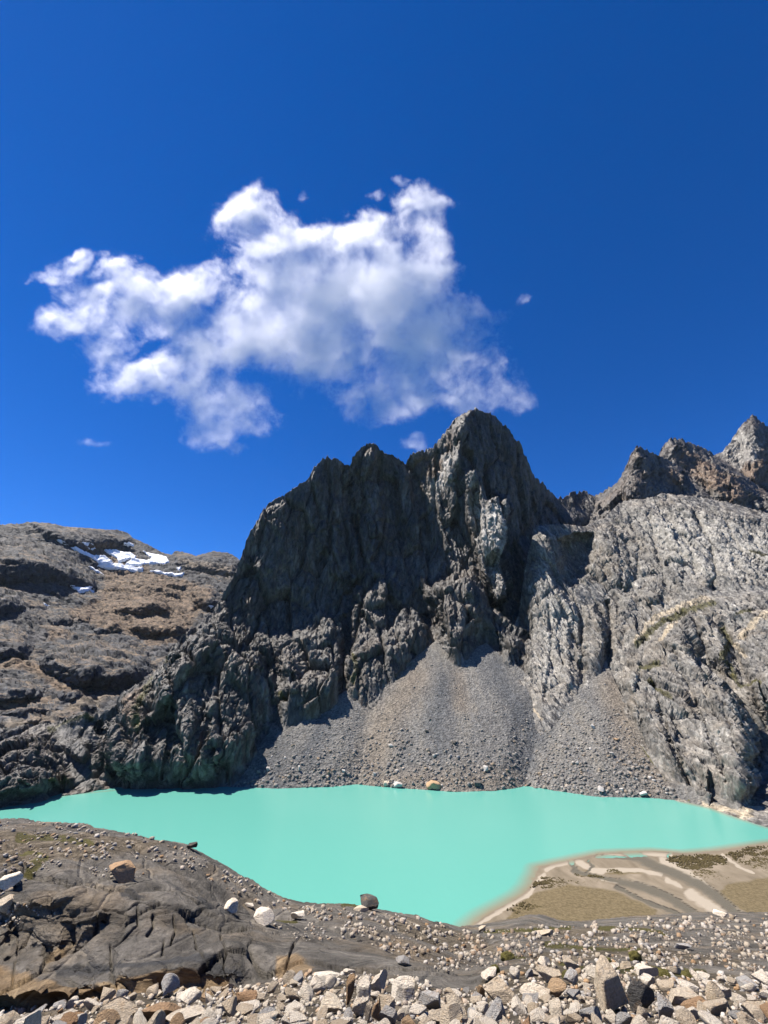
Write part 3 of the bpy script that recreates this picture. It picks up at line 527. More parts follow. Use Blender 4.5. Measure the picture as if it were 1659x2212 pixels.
grs = np.maximum.reduce([np.clip(poly_in(WX, WY, p) / 10, 0, 1) for p in ([(1090, 1985), (1110, 1955), (1150, 1925), (1230, 1905), (1330, 1920), (1420, 1960), (1440, 2000), (1090, 2010)], [(1540, 1930), (1570, 1905), (1660, 1890), (1880, 1880), (1880, 2000), (1640, 1990), (1580, 1960)], [(1220, 1880), (1300, 1870), (1400, 1878), (1420, 1890), (1330, 1895)])])
P0 = at_z(PX, PY, zz - .25 * (chan > .4) * dryside)
sand = mesh_obj('sand_flat', P0.reshape(-1, 3), grid_faces(nr, nc), t.m, smooth=True, attrs={'channel': chan.ravel(), 'bar': bar.ravel(), 'grass': grs.ravel(), 'damp': np.clip(1 - dd / 7, 0, 1).ravel() * 1.0}); tag(sand, kind='structure')

# ------------------------------------------------------------------ stones: shapes
import bmesh
def ico(sub):
    bm = bmesh.new(); bmesh.ops.create_icosphere(bm, subdivisions=sub, radius=1)
    V = np.array([v.co[:] for v in bm.verts]); F = np.array([[v.index for v in f.verts] for f in bm.faces]); bm.free(); return V, F
ICO = {k: ico(k) for k in (1, 2, 3, 4)}
def stone_shape(sub, rs, cuts=11, aniso=(1, .8, .6), rough=.03, soft=.0):
    """an angular stone: a ball cut by random planes"""
    V, F = ICO[sub]; V = V * 1.25
    for i in range(cuts):
        n = rs.normal(size=3); n /= np.linalg.norm(n); d = rs.uniform(.34, .76)
        if i == 0: n = np.array([rs.uniform(-.45, .3), rs.uniform(-.6, .1), 1.0]); n /= np.linalg.norm(n); d = rs.uniform(.4, .55)
        e = V @ n - d; V = V - np.where(e > 0, e * (1 - soft), 0)[:, None] * n
    V = V + rough * np.stack([fbm(V * 2.2 + k * 9 + rs.uniform(0, 99), 4, .6) for k in range(3)], 1) * 2
    V = V * np.array(aniso); r = np.abs(V).max(0); return V / r, F
def stone_material(name, stops, by='obj', dark=1.0):
    t = NT(name); rnd = t.objrand() if by == 'obj' else t.attr('rnd')
    co = t.obj if by == 'obj' else t.pos
    off = t.n('ShaderNodeVectorMath'); off.operation = 'ADD'; t.l(co, off.inputs[0])
    cmb = t.n('ShaderNodeCombineXYZ')
    for i in range(3): t.l(t.math('MULTIPLY', rnd, 37.0 + 11 * i), cmb.inputs[i])
    t.l(cmb.outputs[0], off.inputs[1]); v = off.outputs[0]
    sc = 1.0 if by == 'obj' else 6.0
    base = t.ramp(rnd, stops); n = t.noise(v, 2.2 * sc, 8, .65, .4)
    c = t.mix(t.ramp(n, [(.5, 0.0), (.75, .55)]), base, (.38, .23, .11))
    c = t.mix(t.ramp(t.noise(v, 5.5 * sc, 6, .7), [(.55, 0.0), (.8, .4)]), c, (.22, .21, .195))
    c = t.mix(1.0, c, t.ramp(t.noise(v, 9 * sc, 5, .75), [(.3, .6), (.5, 1.0), (.72, 1.4)]), 'MULTIPLY'); t.color(c)
    t.bump(t.math('ADD', t.noise(v, 6 * sc, 8, .7), t.math('MULTIPLY', t.noise(t.scaled(v, (1, 1, 5)), 3 * sc, 5, .6), .7)), .08 if by == 'obj' else .03, .8)
    return t.m
PALE = [(0, (.70, .60, .46)), (.5, (.75, .67, .55)), (1, (.64, .56, .45))]
TAN = [(0, (.50, .41, .30)), (.5, (.57, .48, .36)), (1, (.46, .37, .26))]
ORANGE = [(0, (.36, .23, .13)), (.5, (.42, .29, .17)), (1, (.33, .20, .11))]
GREY = [(0, (.36, .345, .32)), (.5, (.45, .43, .40)), (1, (.30, .288, .268))]
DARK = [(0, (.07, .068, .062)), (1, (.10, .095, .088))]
MIXED = [(0, (.60, .54, .45)), (.22, (.52, .45, .35)), (.42, (.66, .61, .54)), (.55, (.42, .26, .13)), (.68, (.36, .35, .335)), (.82, (.56, .47, .35)), (.92, (.28, .22, .16)), (1, (.68, .64, .58))]
SM = {'pale': stone_material('pale_stone', PALE), 'tan': stone_material('tan_stone', TAN), 'orange': stone_material('orange_stone', ORANGE), 'grey': stone_material('grey_stone', GREY), 'dark': stone_material('dark_stone', DARK), 'mixed': stone_material('mixed_stone', MIXED), 'gravel': stone_material('gravel', [(p_, tuple(.8 * x for x in c_)) for p_, c_ in MIXED], 'attr')}

# ------------------------------------------------------------------ foreground bedrock and rubble bank
t = NT('glaciated_slab'); v = t.pos
va = t.scaled(v, (.6, .6, 2.2))
c = t.ramp(t.noise(va, .9, 8, .65, .8), [(.28, (.046, .042, .036)), (.48, (.115, .104, .088)), (.72, (.235, .212, .18))])
c = t.mix(t.ramp(t.noise(v, .5, 6, .6), [(.5, 0.0), (.72, .6)]), c, (.22, .155, .085))
brk = t.math('MULTIPLY', t.math('SUBTRACT', t.noise(va, 1.3, 6, .7, .6), .5), 1.1)
c = t.mix(t.ramp(t.math('ADD', t.attr('rust'), brk), [(.2, 0.0), (.65, .95)]), c, t.ramp(t.noise(va, 2.5, 5), [(.35, (.17, .11, .055)), (.6, (.31, .225, .13))]))
c = t.mix(t.ramp(t.math('ADD', t.attr('lichen_shade'), brk), [(.35, 0.0), (.7, .85)]), c, (.05, .05, .05))
c = t.mix(t.ramp(t.math('ADD', t.attr('earth'), brk), [(.35, 0.0), (.65, 1.0)]), c, t.ramp(t.noise(v, 3, 6, .7), [(.3, (.055, .043, .028)), (.5, (.115, .092, .062)), (.72, (.28, .23, .165))]))
c = t.mix(t.math('MULTIPLY', t.ramp(t.math('ADD', t.attr('moss'), brk), [(.4, 0.0), (.62, 1.0)]), t.ramp(t.attr('moss'), [(.02, 0.0), (.2, 1.0)])), c, t.ramp(t.noise(v, 5, 5, .7), [(.35, (.05, .045, .012)), (.65, (.105, .092, .025))]))
lay = t.noise(t.warped(t.scaled(v, (.35, .5, 5.0)), .6, .5), 1.6, 8, .7)
c = t.mix(1.0, c, t.ramp(lay, [(.32, .72), (.5, 1.0), (.68, 1.3)]), 'MULTIPLY')
c = t.mix(1.0, c, t.ramp(t.noise(va, 9, 7, .8), [(.3, .5), (.5, 1.0), (.72, 1.6)]), 'MULTIPLY'); t.color(c)
sh1, sr1 = t.facet(t.warped(t.scaled(v, (1.1, 1.1, 2.6)), .5, .7), 1.3); sh2, sr2 = t.facet(t.warped(t.scaled(v, (1.1, 1.1, 2.6)), .5, .7), 4.5)
crk = t.voro(t.scaled(v, (.5, .5, 1.0)), 1.1, 'DISTANCE_TO_EDGE')
h = t.math('ADD', t.math('ADD', t.math('MULTIPLY', sh1, .8), t.math('MULTIPLY', sh2, .3)), t.math('ADD', t.math('MULTIPLY', t.noise(va, 8, 8, .75), .5), t.math('MULTIPLY', t.ramp(crk.outputs['Distance'], [(0, 0.0), (.03, 1.0)]), .3)))
t.bump(h, .3, 1.0); M_slab = t.m

G_top = interp([(-250, 1780), (-60, 1770), (0, 1768), (40, 1768), (79, 1772), (131, 1776), (179, 1780), (222, 1788), (278, 1795), (337, 1807), (397, 1823), (429, 1843), (476, 1863), (528, 1895), (549, 1902), (578, 1921), (614, 1939), (647, 1947), (694, 1951), (752, 1951), (800, 1960), (832, 1966), (865, 1972), (898, 1976), (927, 1989), (963, 1994), (996, 2001),
                 (1054, 1994), (1079, 1988), (1120, 1982), (1145, 1975), (1175, 1975), (1210, 1988), (1265, 1989), (1340, 1981), (1407, 1977), (1507, 1970), (1581, 1970), (1659, 1970), (1900, 1968)])
RUB = interp([(-250, 2200), (0, 2190), (159, 2178), (254, 2152), (397, 2144), (556, 2139), (587, 2124), (658, 2108), (752, 2110), (860, 2112), (949, 2140), (1022, 2143), (1058, 2116), (1152, 2086), (1236, 2084), (1377, 2084), (1525, 2108), (1659, 2120), (1900, 2120)])
gc = []
gy1 = interp([(-250, 8.5), (400, 8.4), (556, 8.2), (658, 7.8), (860, 7.6), (960, 6.8), (1058, 7.4), (1152, 8.2), (1300, 8.6), (1450, 8.2), (1659, 7.6)])
gy2 = interp([(-250, 13), (0, 12), (200, 11.5), (400, 11.5), (658, 11.5), (860, 12.5), (960, 12.5), (1058, 14), (1152, 16), (1300, 17), (1450, 18), (1659, 18)])
gy3 = interp([(-250, 22), (0, 21), (200, 20), (400, 19), (658, 18), (860, 20), (960, 22), (1058, 26), (1152, 31), (1300, 36), (1450, 40), (1659, 42)])
for x in range(-220, 1860, 62):
    yr, yt = float(RUB(x)), float(G_top(x)); a1, a2, a3 = float(gy1(x)), float(gy2(x)), float(gy3(x))
    gc += [(x, 2330, 2.0), (x, 2235, 2.9), (x, (yr + 2235) / 2, 2.9 + (a1 - 2.9) * .42), (x, yr, a1), (x, yt, a3)]
    if x < 540: gc += [(x, yr - 60, a1 + .85), (x, yr - 125, a1 + 1.9), (x, yt + 95, a2 + .6), (x, yt + 35, (a2 + a3) / 2)]
    else: gc += [(x, yr * .45 + yt * .55, a2)]
G_bul = [([(20, 1935), (60, 1905), (150, 1872), (230, 1884), (302, 1890), (377, 1912), (456, 1962), (512, 2006), (540, 2060), (640, 2150), (660, 2290), (-60, 2290), (-60, 2164), (30, 2060)], .8, 46), ([(470, 2030), (520, 1990), (600, 1985), (700, 2010), (760, 2060), (800, 2130), (820, 2290), (470, 2290), (470, 2130)], .6, 30),
         ([(48, 1955), (60, 1925), (110, 1903), (185, 1896), (205, 1908), (150, 1935), (100, 1950)], .35, 14), ([(119, 1966), (167, 1950), (222, 1940), (245, 1955), (215, 1990), (205, 2003), (155, 2034), (150, 1990)], .3, 14), ([(64, 2000), (90, 1985), (140, 1985), (151, 2010), (127, 2043), (95, 2040), (60, 2035)], .4, 14),
         ([(10, 2060), (20, 2020), (50, 2010), (52, 2040), (40, 2070)], .4, 12), ([(-120, 1990), (-20, 1960), (30, 1990), (20, 2060), (-60, 2090), (-120, 2090)], .6, 24),
         ([(300, 1945), (340, 1920), (380, 1918), (450, 1965), (505, 2010), (510, 2050), (450, 2040), (360, 1990)], .35, 22), ([(242, 2025), (330, 2000), (440, 2025), (520, 2060), (560, 2200), (400, 2220), (230, 2220)], .35, 24),
         ([(616, 2095), (640, 2036), (690, 2050), (730, 2100), (660, 2112)], .4, 16), 
         ([(812, 2075), (835, 2064), (868, 2075), (876, 2105), (850, 2118), (815, 2112)], .45, 14), ([(876, 2085), (905, 2072), (950, 2085), (978, 2110), (965, 2140), (920, 2142), (880, 2120)], .55, 18), ([(975, 2115), (1000, 2108), (1022, 2125), (1022, 2146), (975, 2144)], .3, 10), ([(750, 2100), (780, 2070), (812, 2075), (815, 2112)], .3, 12),
         ([(1079, 1990), (1120, 1978), (1165, 1972), (1210, 1988), (1190, 2000), (1100, 2002)], 2.0, 16), ([(1265, 1992), (1340, 1983), (1470, 1990), (1480, 2005), (1350, 2010)], 1.0, 16), ([(1400, 2040), (1500, 2000), (1660, 1985), (1800, 1990), (1800, 2050), (1600, 2050), (1450, 2050)], 1.0, 30), ([(1560, 2080), (1620, 2055), (1700, 2060), (1720, 2110), (1600, 2110)], .4, 24),
         ([(1042, 2040), (1120, 2015), (1220, 2040), (1260, 2075), (1180, 2080), (1080, 2070)], .4, 26), ([(650, 2000), (720, 1975), (800, 2000), (870, 2050), (800, 2060), (700, 2040)], .5, 20)]
CRK = [[(210, 1954), (214, 1986), (206, 2002), (183, 2022), (155, 2034)], [(298, 1950), (298, 1982), (274, 2002), (246, 2022)], [(357, 2010), (353, 2030)], [(151, 1986), (153, 2022), (127, 2045), (95, 2041)], [(238, 2022), (242, 2069), (238, 2109), (246, 2129)], [(52, 1950), (99, 1934), (139, 1918), (190, 1903)],
       [(119, 1966), (167, 1950), (222, 1942), (278, 1954), (302, 1942), (337, 1950), (377, 1950), (428, 1966)], [(635, 2037), (619, 2077), (611, 2097)], [(12, 2065), (52, 2030), (64, 1998)], [(376, 1966), (380, 1990), (372, 2012)], [(330, 1965), (333, 1985), (318, 2000)], [(150, 1900), (170, 1885), (230, 1878)], [(60, 2070), (130, 2060), (200, 2062)], [(20, 1975), (40, 2030), (30, 2090)],
       [(680, 1990), (740, 2015), (790, 2030)], [(760, 1990), (860, 2030), (960, 2075)], [(900, 2020), (1000, 2060), (1080, 2090)], [(1050, 2030), (1120, 2050), (1190, 2080)], [(420, 1990), (425, 2030), (440, 2060)], [(480, 2000), (485, 2040), (478, 2090)], [(655, 2025), (720, 2048), (780, 2052)], [(1400, 2030), (1500, 2025), (1600, 2010)]]
G_lines = [(c_, -.11, 3.6) for c_ in CRK]
def above_rub(PX, PY, WX, WY): return np.clip((WY - RUB(WX) + 12) / 16, 0, 1)
G_attr = {'rust': mmax(mpoly([[(-100, 2075), (60, 2070), (150, 2085), (230, 2080), (330, 2075), (450, 2085), (560, 2110), (560, 2150), (250, 2170), (-100, 2190)], [(590, 2060), (640, 2050), (690, 2080), (650, 2110), (590, 2105)], [(85, 2020), (150, 2015), (150, 2045), (90, 2050)]], 16)),
          'lichen_shade': mmax(mpoly([[(110, 2050), (230, 2045), (420, 2045), (540, 2060), (540, 2088), (400, 2075), (240, 2072), (120, 2085)], [(250, 1905), (300, 1900), (330, 1915), (300, 1935), (260, 1925)], [(320, 1860), (380, 1880), (520, 1960), (540, 1990), (480, 1975), (380, 1905)]], 14)),  # real lichen band, plus painted shade: perched boulder's shadow and dim back slope
          'moss': mmax(mline([([(1050, 2012), (1180, 2008), (1230, 2004)], 9), ([(1290, 2003), (1420, 2012), (1440, 2022)], 8), ([(1250, 2095), (1330, 2090), (1420, 2100)], 20), ([(1210, 2080), (1260, 2090)], 12), ([(0, 1845), (60, 1838), (100, 1850), (60, 1870)], 14), ([(740, 1955), (800, 1957)], 9), ([(600, 1985), (640, 1990)], 8), ([(1100, 2060), (1130, 2070)], 12), ([(1440, 2100), (1520, 2105)], 14), ([(40, 1795), (120, 1800), (200, 1820)], 10), ([(1180, 2045), (1280, 2055), (1380, 2060)], 10)])),
          'earth': mmax(above_rub, mpoly([[(-100, 1775), (80, 1778), (280, 1800), (400, 1830), (300, 1850), (150, 1860), (0, 1880), (-100, 1880)], [(1040, 2000), (1250, 1995), (1400, 1990), (1420, 2010), (1300, 2035), (1100, 2025)], [(1280, 2040), (1420, 2030), (1560, 2060), (1659, 2080), (1800, 2100), (1500, 2100), (1300, 2075)], [(640, 1955), (900, 1985), (1040, 2010), (1100, 2070), (960, 2060), (760, 1990)], [(1100, 2050), (1300, 2040), (1400, 2080), (1150, 2090)]], 20)),
          'debris': lambda PX, PY, WX, WY: 0.0 * PX}
G_noise = [('fbm', 4, (1, 1, 1), .25, 0), ('block', 2.2, (1.6, 1.3, .7), .10, .6), ('block', .8, (1.5, 1.3, .7), .03, .2), ('facet', .33, (1.3, 1.2, .7), .012, .1)]
ground, GX, GY, GP = relief_sheet('bedrock_ground', -110, 1770, 950, 300, G_top, lambda x: x * 0 + 2330, gc, G_bul, G_lines, G_noise, M_slab, G_attr, jag=2.2, jag_scale=10, near=True, back=((2, 1.6), (7, 7), (22, 24), (60, 62), (120, 86)))
gcx = GX[0]
def on_grid(gridX, gridY, gridP, px, py):
    j = int(np.clip(np.searchsorted(gridX[0], px), 0, gridX.shape[1] - 1)); i = int(np.abs(gridY[:, j] - py).argmin()); return gridP[i, j]
GYP = project(GP)[1]
def on_ground(px, py):
    j = int(np.clip(np.searchsorted(GX[0], px), 0, GX.shape[1] - 1)); d = np.abs(GYP[:, j] - py); ok = np.where(d < d.min() + 1.5)[0]
    return GP[ok[GP[ok, j, 1].argmin()], j]
PXM = lambda P: float(np.linalg.norm(np.asarray(P) - (0, 0, H)) / FOC)      # metres per traced pixel (roughly) at a point
def px_size(P):
    y = P[1] * CP + (P[2] - H) * SP; return float(y / FOC)

# ---- traced stones of the rubble bank: x, base y, width, height, colour, seed, label
rs = np.random.default_rng(21)
ST = [
 (701, 2128, 84, 32, 'pale', 'long flat cream stone lying at the top of the rubble beside the slab'),
 (709, 2192, 68, 42, 'pale', 'cream wedge-shaped stone below the long flat stone'),
 (778, 2176, 50, 66, 'pale', 'tall pinkish cream block standing left of the notch in the rubble'),
 (816, 2144, 42, 40, 'pale', 'whitish block resting against the grey slab behind the upright stones'),
 (876, 2166, 74, 62, 'pale', 'large cream boulder with a rounded top in the middle of the rubble'),
 (936, 2184, 70, 54, 'grey', 'grey sloping slab leaning on the right of the large cream boulder'),
 (838, 2182, 52, 38, 'tan', 'tan stone wedged in front of the large cream boulder'),
 (835, 2214, 46, 52, 'grey', 'smooth grey stone with a pale top at the bottom edge near the middle'),
 (815, 2214, 26, 46, 'orange', 'narrow ochre stone standing on end at the bottom edge'),
 (796, 2208, 18, 40, 'tan', 'thin yellowish splinter standing upright beside the ochre stone'),
 (752, 2170, 22, 52, 'orange', 'rust brown slab standing on edge left of the pinkish block'),
 (634, 2194, 42, 28, 'pale', 'white rounded stone on the small gravel left of centre'),
 (642, 2212, 50, 22, 'pale', 'flat layered white stone at the bottom edge left of centre'),
 (752, 2216, 26, 32, 'grey', 'bluish grey shard at the bottom edge below the rust brown slab'),
 (981, 2208, 60, 54, 'tan', 'mottled tan angular boulder right of the grey sloping slab'),
 (948, 2216, 48, 32, 'tan', 'low tan stone at the bottom edge in front of the mottled boulder'),
 (1090, 2168, 88, 54, 'tan', 'broad grey-tan boulder with a flat sloping top right of centre'),
 (1076, 2212, 56, 50, 'grey', 'rounded blue-grey boulder in front of the broad grey-tan boulder'),
 (1038, 2158, 22, 36, 'orange', 'small orange stone standing on end left of the broad boulder'),
 (1027, 2166, 30, 22, 'grey', 'small grey stone beside the orange standing stone'),
 (866, 2206, 20, 28, 'pale', 'small white block between the smooth grey stone and the tan stones'),
 (910, 2192, 38, 18, 'orange', 'reddish flat stone lying below the large cream boulder'),
 (1154, 2152, 74, 42, 'pale', 'bright white elongated boulder between the broad boulder and the orange one'),
 (1332, 2186, 98, 98, 'tan', 'largest boulder of the rubble, an orange-tan upright slab right of centre'),
 (1392, 2196, 66, 74, 'dark', 'dark shaded block leaning behind the largest orange-tan boulder'),  # its shade is put into the dark stone colour
 (1198, 2208, 40, 44, 'pale', 'white egg-shaped stone near the bottom edge left of the largest boulder'),
 (1281, 2206, 52, 34, 'grey', 'speckled grey stone at the foot of the largest boulder'),
 (1240, 2160, 42, 26, 'grey', 'grey flat stone between the white boulder and the largest boulder'),
 (1187, 2122, 52, 32, 'tan', 'tan stone at the top of the rubble above the white elongated boulder'),
 (1484, 2180, 116, 46, 'tan', 'wide tan slab right of the largest boulder'),
 (1512, 2186, 64, 36, 'orange', 'orange block under the right end of the wide tan slab'),
 (1394, 2106, 58, 28, 'pale', 'pale wedge lying behind the largest boulder'),
 (1408, 2130, 40, 28, 'pale', 'small white stone on the rubble just right of the largest boulder'),
 (1450, 2142, 58, 32, 'tan', 'weathered beige stone above the wide tan slab'),
 (1493, 2139, 40, 20, 'pale', 'little white slab lying above the right end of the wide tan slab'),
 (1622, 2140, 50, 32, 'grey', 'dark grey boulder near the right edge at the top of the rubble'),
 (1638, 2208, 56, 42, 'tan', 'brownish grey boulder in the bottom right corner'),
 (1633, 2170, 26, 20, 'pale', 'small white stone near the right edge above the corner boulder'),
 (1590, 2208, 40, 30, 'grey', 'flat grey stone left of the bottom right corner boulder'),
 (1322, 2214, 44, 26, 'pale', 'pale stone at the bottom edge below the largest boulder'),
 (1202, 2222, 54, 26, 'tan', 'pinkish tan stone cut by the bottom edge below the egg-shaped stone'),
 (1440, 2216, 40, 50, 'grey', 'grey upright stone in the shade right of the largest boulder'),
 (1556, 2156, 60, 34, 'pale', 'cream sloping stone at the right end of the wide tan slab'),
 (333, 2214, 108, 64, 'orange', 'big brown wedge-shaped boulder at the bottom edge left of centre'),
 (246, 2204, 82, 42, 'tan', 'flat-topped brownish block left of the big brown wedge'),
 (397, 2164, 38, 24, 'pale', 'pale rounded stone at the foot of the striped slab'),
 (440, 2164, 30, 20, 'orange', 'small orange stone at the foot of the striped slab'),
 (524, 2174, 54, 32, 'orange', 'bright orange-brown boulder at the right foot of the striped slab'),
 (488, 2188, 46, 32, 'pale', 'cream boulder left of the bright orange-brown boulder'),
 (402, 2216, 98, 34, 'pale', 'long whitish slab at the bottom edge right of the big brown wedge'),
 (123, 2214, 74, 26, 'pale', 'white flat stone in the bottom left corner area'),
 (36, 2214, 36, 18, 'pale', 'small white stone in the bottom left corner'),
 (171, 2206, 36, 24, 'tan', 'tan stone right of the white corner stone'),
 (258, 2222, 56, 18, 'grey', 'grey stone cut by the bottom edge below the flat-topped block'),
 (570, 2204, 44, 28, 'grey', 'grey angular stone right of the cream boulders left of centre'),
 (555, 2222, 60, 24, 'tan', 'tan slab at the bottom edge below the grey angular stone'),
 # stones lying on the bedrock
 (262, 1902, 68, 60, 'orange', 'brown rough boulder perched on top of the striped slab'),
 (22, 1918, 52, 40, 'pale', 'pale wedge stone on the bedrock at the left edge'),
 (6, 1968, 48, 46, 'tan', 'squarish beige block on the bedrock below the pale wedge at the left edge'),
 (502, 1970, 38, 40, 'pale', 'pale pointed stone on the right shoulder of the striped slab'),
 (559, 1992, 60, 32, 'pale', 'flat cream stone just right of the pale pointed stone'),
 (541, 1960, 24, 13, 'pale', 'little beige stone behind the flat cream stone'),
 (645, 1986, 40, 20, 'pale', 'layered whitish stone on the bedrock right of the flat cream stone'),
 (802, 1966, 50, 34, 'dark', 'dark pointed boulder standing on the crest against the lake'),
 (781, 1968, 36, 18, 'tan', 'tan block leaning at the left foot of the dark pointed boulder'),
 (868, 2084, 32, 24, 'grey', 'pale grey triangular stone on the dark slabs in the middle'),
 (901, 2008, 18, 14, 'pale', 'white pebble-like stone on the crest right of the dark pointed boulder'),
 (883, 2006, 14, 12, 'tan', 'small tan stone beside the white one on the crest'),
 (1377, 2036, 18, 22, 'tan', 'small tan stone standing upright on the slabs at the right'),
 (409, 1832, 26, 15, 'dark', 'dark block on the skyline of the left slab against the lake'),
 (1552, 1980, 40, 16, 'pale', 'pale stones block on the crest below the sand flat near the right'),
 (1040, 2012, 22, 14, 'tan', 'beige stone on the mossy crest below the sand tip'),
 (1180, 2020, 56, 16, 'tan', 'long beige slab lying on the mossy ground below the sand flat'),
 (1480, 2050, 46, 16, 'grey', 'light grey slab on the dark ground at the right'),
]
STONES_XY = []
def place_stone(name, px, py, w, h, mat, sub=4, seed=0, upright=None, mesh=None):
    r = np.random.default_rng(seed); P = on_ground(px, py); k = px_size(P)
    W, Hh = w * k / 2, h * k / 2 / .9
    if mesh is None:
        V, F = stone_shape(sub, r, cuts=int(r.integers(9, 13)), aniso=(1, .85, .9), rough=.02)
        o = mesh_obj(name, V, F, mat)
    else:
        o = bpy.data.objects.new(name, mesh); col.objects.link(o)
    dep = min(W, Hh * 1.4) * r.uniform(.75, .95); Hh = max(.5 * Hh, Hh * 1.15 - .36 * dep)
    o.scale = (W, dep, Hh); tl = .14 if mesh is None else .42; o.rotation_euler = (r.uniform(-tl, tl), r.uniform(-tl, tl), r.uniform(-.3, .3) if mesh is None else r.uniform(0, 6.28))
    # sunk a little into the bank
    o.location = (P[0], P[1] + dep * .35, P[2] + Hh * .75)
    STONES_XY.append((px, py - h * .4, w * .45, h * .45)); return o
for i, (px, py, w, h, cm, lab) in enumerate(ST):
    o = place_stone('boulder' if w >= 38 else 'stone', px, py, w, h, SM[cm], 4, 300 + i if i != 56 else 71)
    tag(o, lab, 'boulder' if w >= 38 else 'stone', 'stones of the foreground')
# ---- smaller stones: 215 single ones that show largest, the rest as one mass
small_meshes = []
for i in range(14):
    V, F = stone_shape(3, rs, cuts=9, aniso=(1, rs.uniform(.65, 1), rs.uniform(.35, .8)), rough=.018)
    o = mesh_obj('stone', V, F, SM['mixed']); small_meshes.append(o.data); bpy.data.objects.remove(o)
def short_name(l):
    cut = len(l)
    for w_ in (' at ', ' lying', ' standing', ' beside', ' in ', ' on ', ' right ', ' left ', ' below', ' between', ' resting', ' wedged', ' near', ' leaning', ' behind', ' cut ', ' above', ' under', ' just', ','):
        q_ = l.find(w_)
        if 0 < q_ < cut: cut = q_
    return l[:cut]
n = 0; tries = 0; USED = set()
while n < 225 and tries < 14000:
    tries += 1
    px = rs.uniform(-20, 1680); top = RUB(px); py = top + (2262 - top) * rs.random() ** .8
    w = rs.uniform(20, 52) * (.75 + .5 * (py - 2080) / 140)
    if any(abs(px - a) < (ww + w * .18) and abs(py - b) < hh + w * .08 for a, b, ww, hh in STONES_XY): continue
    o = place_stone('stone', px, py, w, w * rs.uniform(.5, .85), None, seed=1000 + tries, mesh=small_meshes[rs.integers(14)])
    cn = ('pale', 'tan', 'grey', 'orange')[int(rs.choice(4, p=(.48, .36, .09, .07)))]
    o.material_slots[0].link = 'OBJECT'; o.material_slots[0].material = SM[cn]
    big = 'medium-sized' if w > 36 else 'small'
    for k_ in sorted(range(56), key=lambda q_: abs(ST[q_][0] - px) + 2 * abs(ST[q_][1] - ST[q_][3] * .4 - py))[:6]:
        dx_, dy_ = px - ST[k_][0], py - ST[k_][1] + ST[k_][3] * .4
        side = ('left of' if dx_ < 0 else 'right of') if abs(dx_) > 1.5 * abs(dy_) else ('just in front of' if dy_ > 0 else 'just behind')
        lab_ = f'{big} {cn} stone {side} the {short_name(ST[k_][5])}'
        if lab_ not in USED: break
    USED.add(lab_); tag(o, lab_, 'stone', 'small rubble stones'); n += 1
def stone_mass(name, pts_sizes, mat, sub=1, seed=3, flat=(.4, .9), sink=.25):
    r = np.random.default_rng(seed); shapes = [stone_shape(sub, r, cuts=6, aniso=(1, r.uniform(.6, 1), r.uniform(*flat)), rough=.05) for _ in range(10)]
    Vs, Fs, A = [], [], []; off = 0
    for (P, s) in pts_sizes:
        V, F = shapes[r.integers(10)]; a = r.uniform(0, 6.28); ca, sa = math.cos(a), math.sin(a)
        R = np.array([[ca, -sa, 0], [sa, ca, 0], [0, 0, 1]]); T = r.uniform(-.3, .3); ct, st_ = math.cos(T), math.sin(T)
        R = R @ np.array([[1, 0, 0], [0, ct, -st_], [0, st_, ct]])
        Vs.append((V * s) @ R.T + np.asarray(P) + (0, 0, s * sink)); Fs.append(F + off); off += len(V); A.append(np.full(len(V), r.random()))
    o = mesh_obj(name, np.concatenate(Vs), np.concatenate(Fs), mat, attrs={'rnd': np.concatenate(A)}); tag(o, kind='stuff'); return o
pts = []
for i in range(6500):
    px = rs.uniform(-60, 1720); top = RUB(px) - 6; py = top + (2300 - top) * rs.random(); P = on_ground(px, py); pts.append((P, px_size(P) * (1.5 + 7 * rs.random() ** 2.2)))
stone_mass('rubble_gravel', pts, SM['gravel'], 1, 5)
# loose fragments on the bedrock
pts = []
zones = [([(-40, 1775), (120, 1780), (300, 1802), (420, 1845), (540, 1905), (640, 1955), (760, 1955), (700, 1990), (560, 1960), (430, 1890), (300, 1850), (120, 1870), (-40, 1960)], 1500, (1.0, 6.0)), ([(640, 1955), (900, 1980), (1000, 2010), (1250, 2000), (1400, 1985), (1659, 1975), (1680, 2110), (1400, 2085), (1150, 2080), (960, 2100), (850, 2060), (720, 2010)], 3600, (1.0, 7.0)), ([(-20, 1960), (60, 1950), (120, 1970), (60, 1990), (-20, 2010)], 130, (1.5, 6)), ([(560, 1990), (700, 1995), (760, 2040), (640, 2030)], 120, (1.2, 4.5)), ([(180, 1860), (240, 1880), (330, 1885), (300, 1900), (200, 1890)], 90, (1.5, 5))]
for poly, cnt, (a, b) in zones:
    xs = [p[0] for p in poly]; ys = [p[1] for p in poly]; q = np.stack([rs.uniform(min(xs), max(xs), cnt * 3), rs.uniform(min(ys), max(ys), cnt * 3)], 1); q = q[inside(q[:, 0], q[:, 1], poly)][:cnt]
    dn = perlin(np.stack([q[:, 0] / 35, q[:, 1] / 14, q[:, 0] * 0], 1))
    for (x, y), d in zip(q, dn):
        if y < G_top(x) + 3 or d < -.12: continue
        P = on_ground(x, y); pts.append((P, px_size(P) * (a + (b - a) * rs.random() ** 3.2)))
stone_mass('bedrock_fragments', pts, stone_material('fragments', [(p_, tuple(.62 * x for x in c_)) for p_, c_ in MIXED], 'attr'), 1, 8)

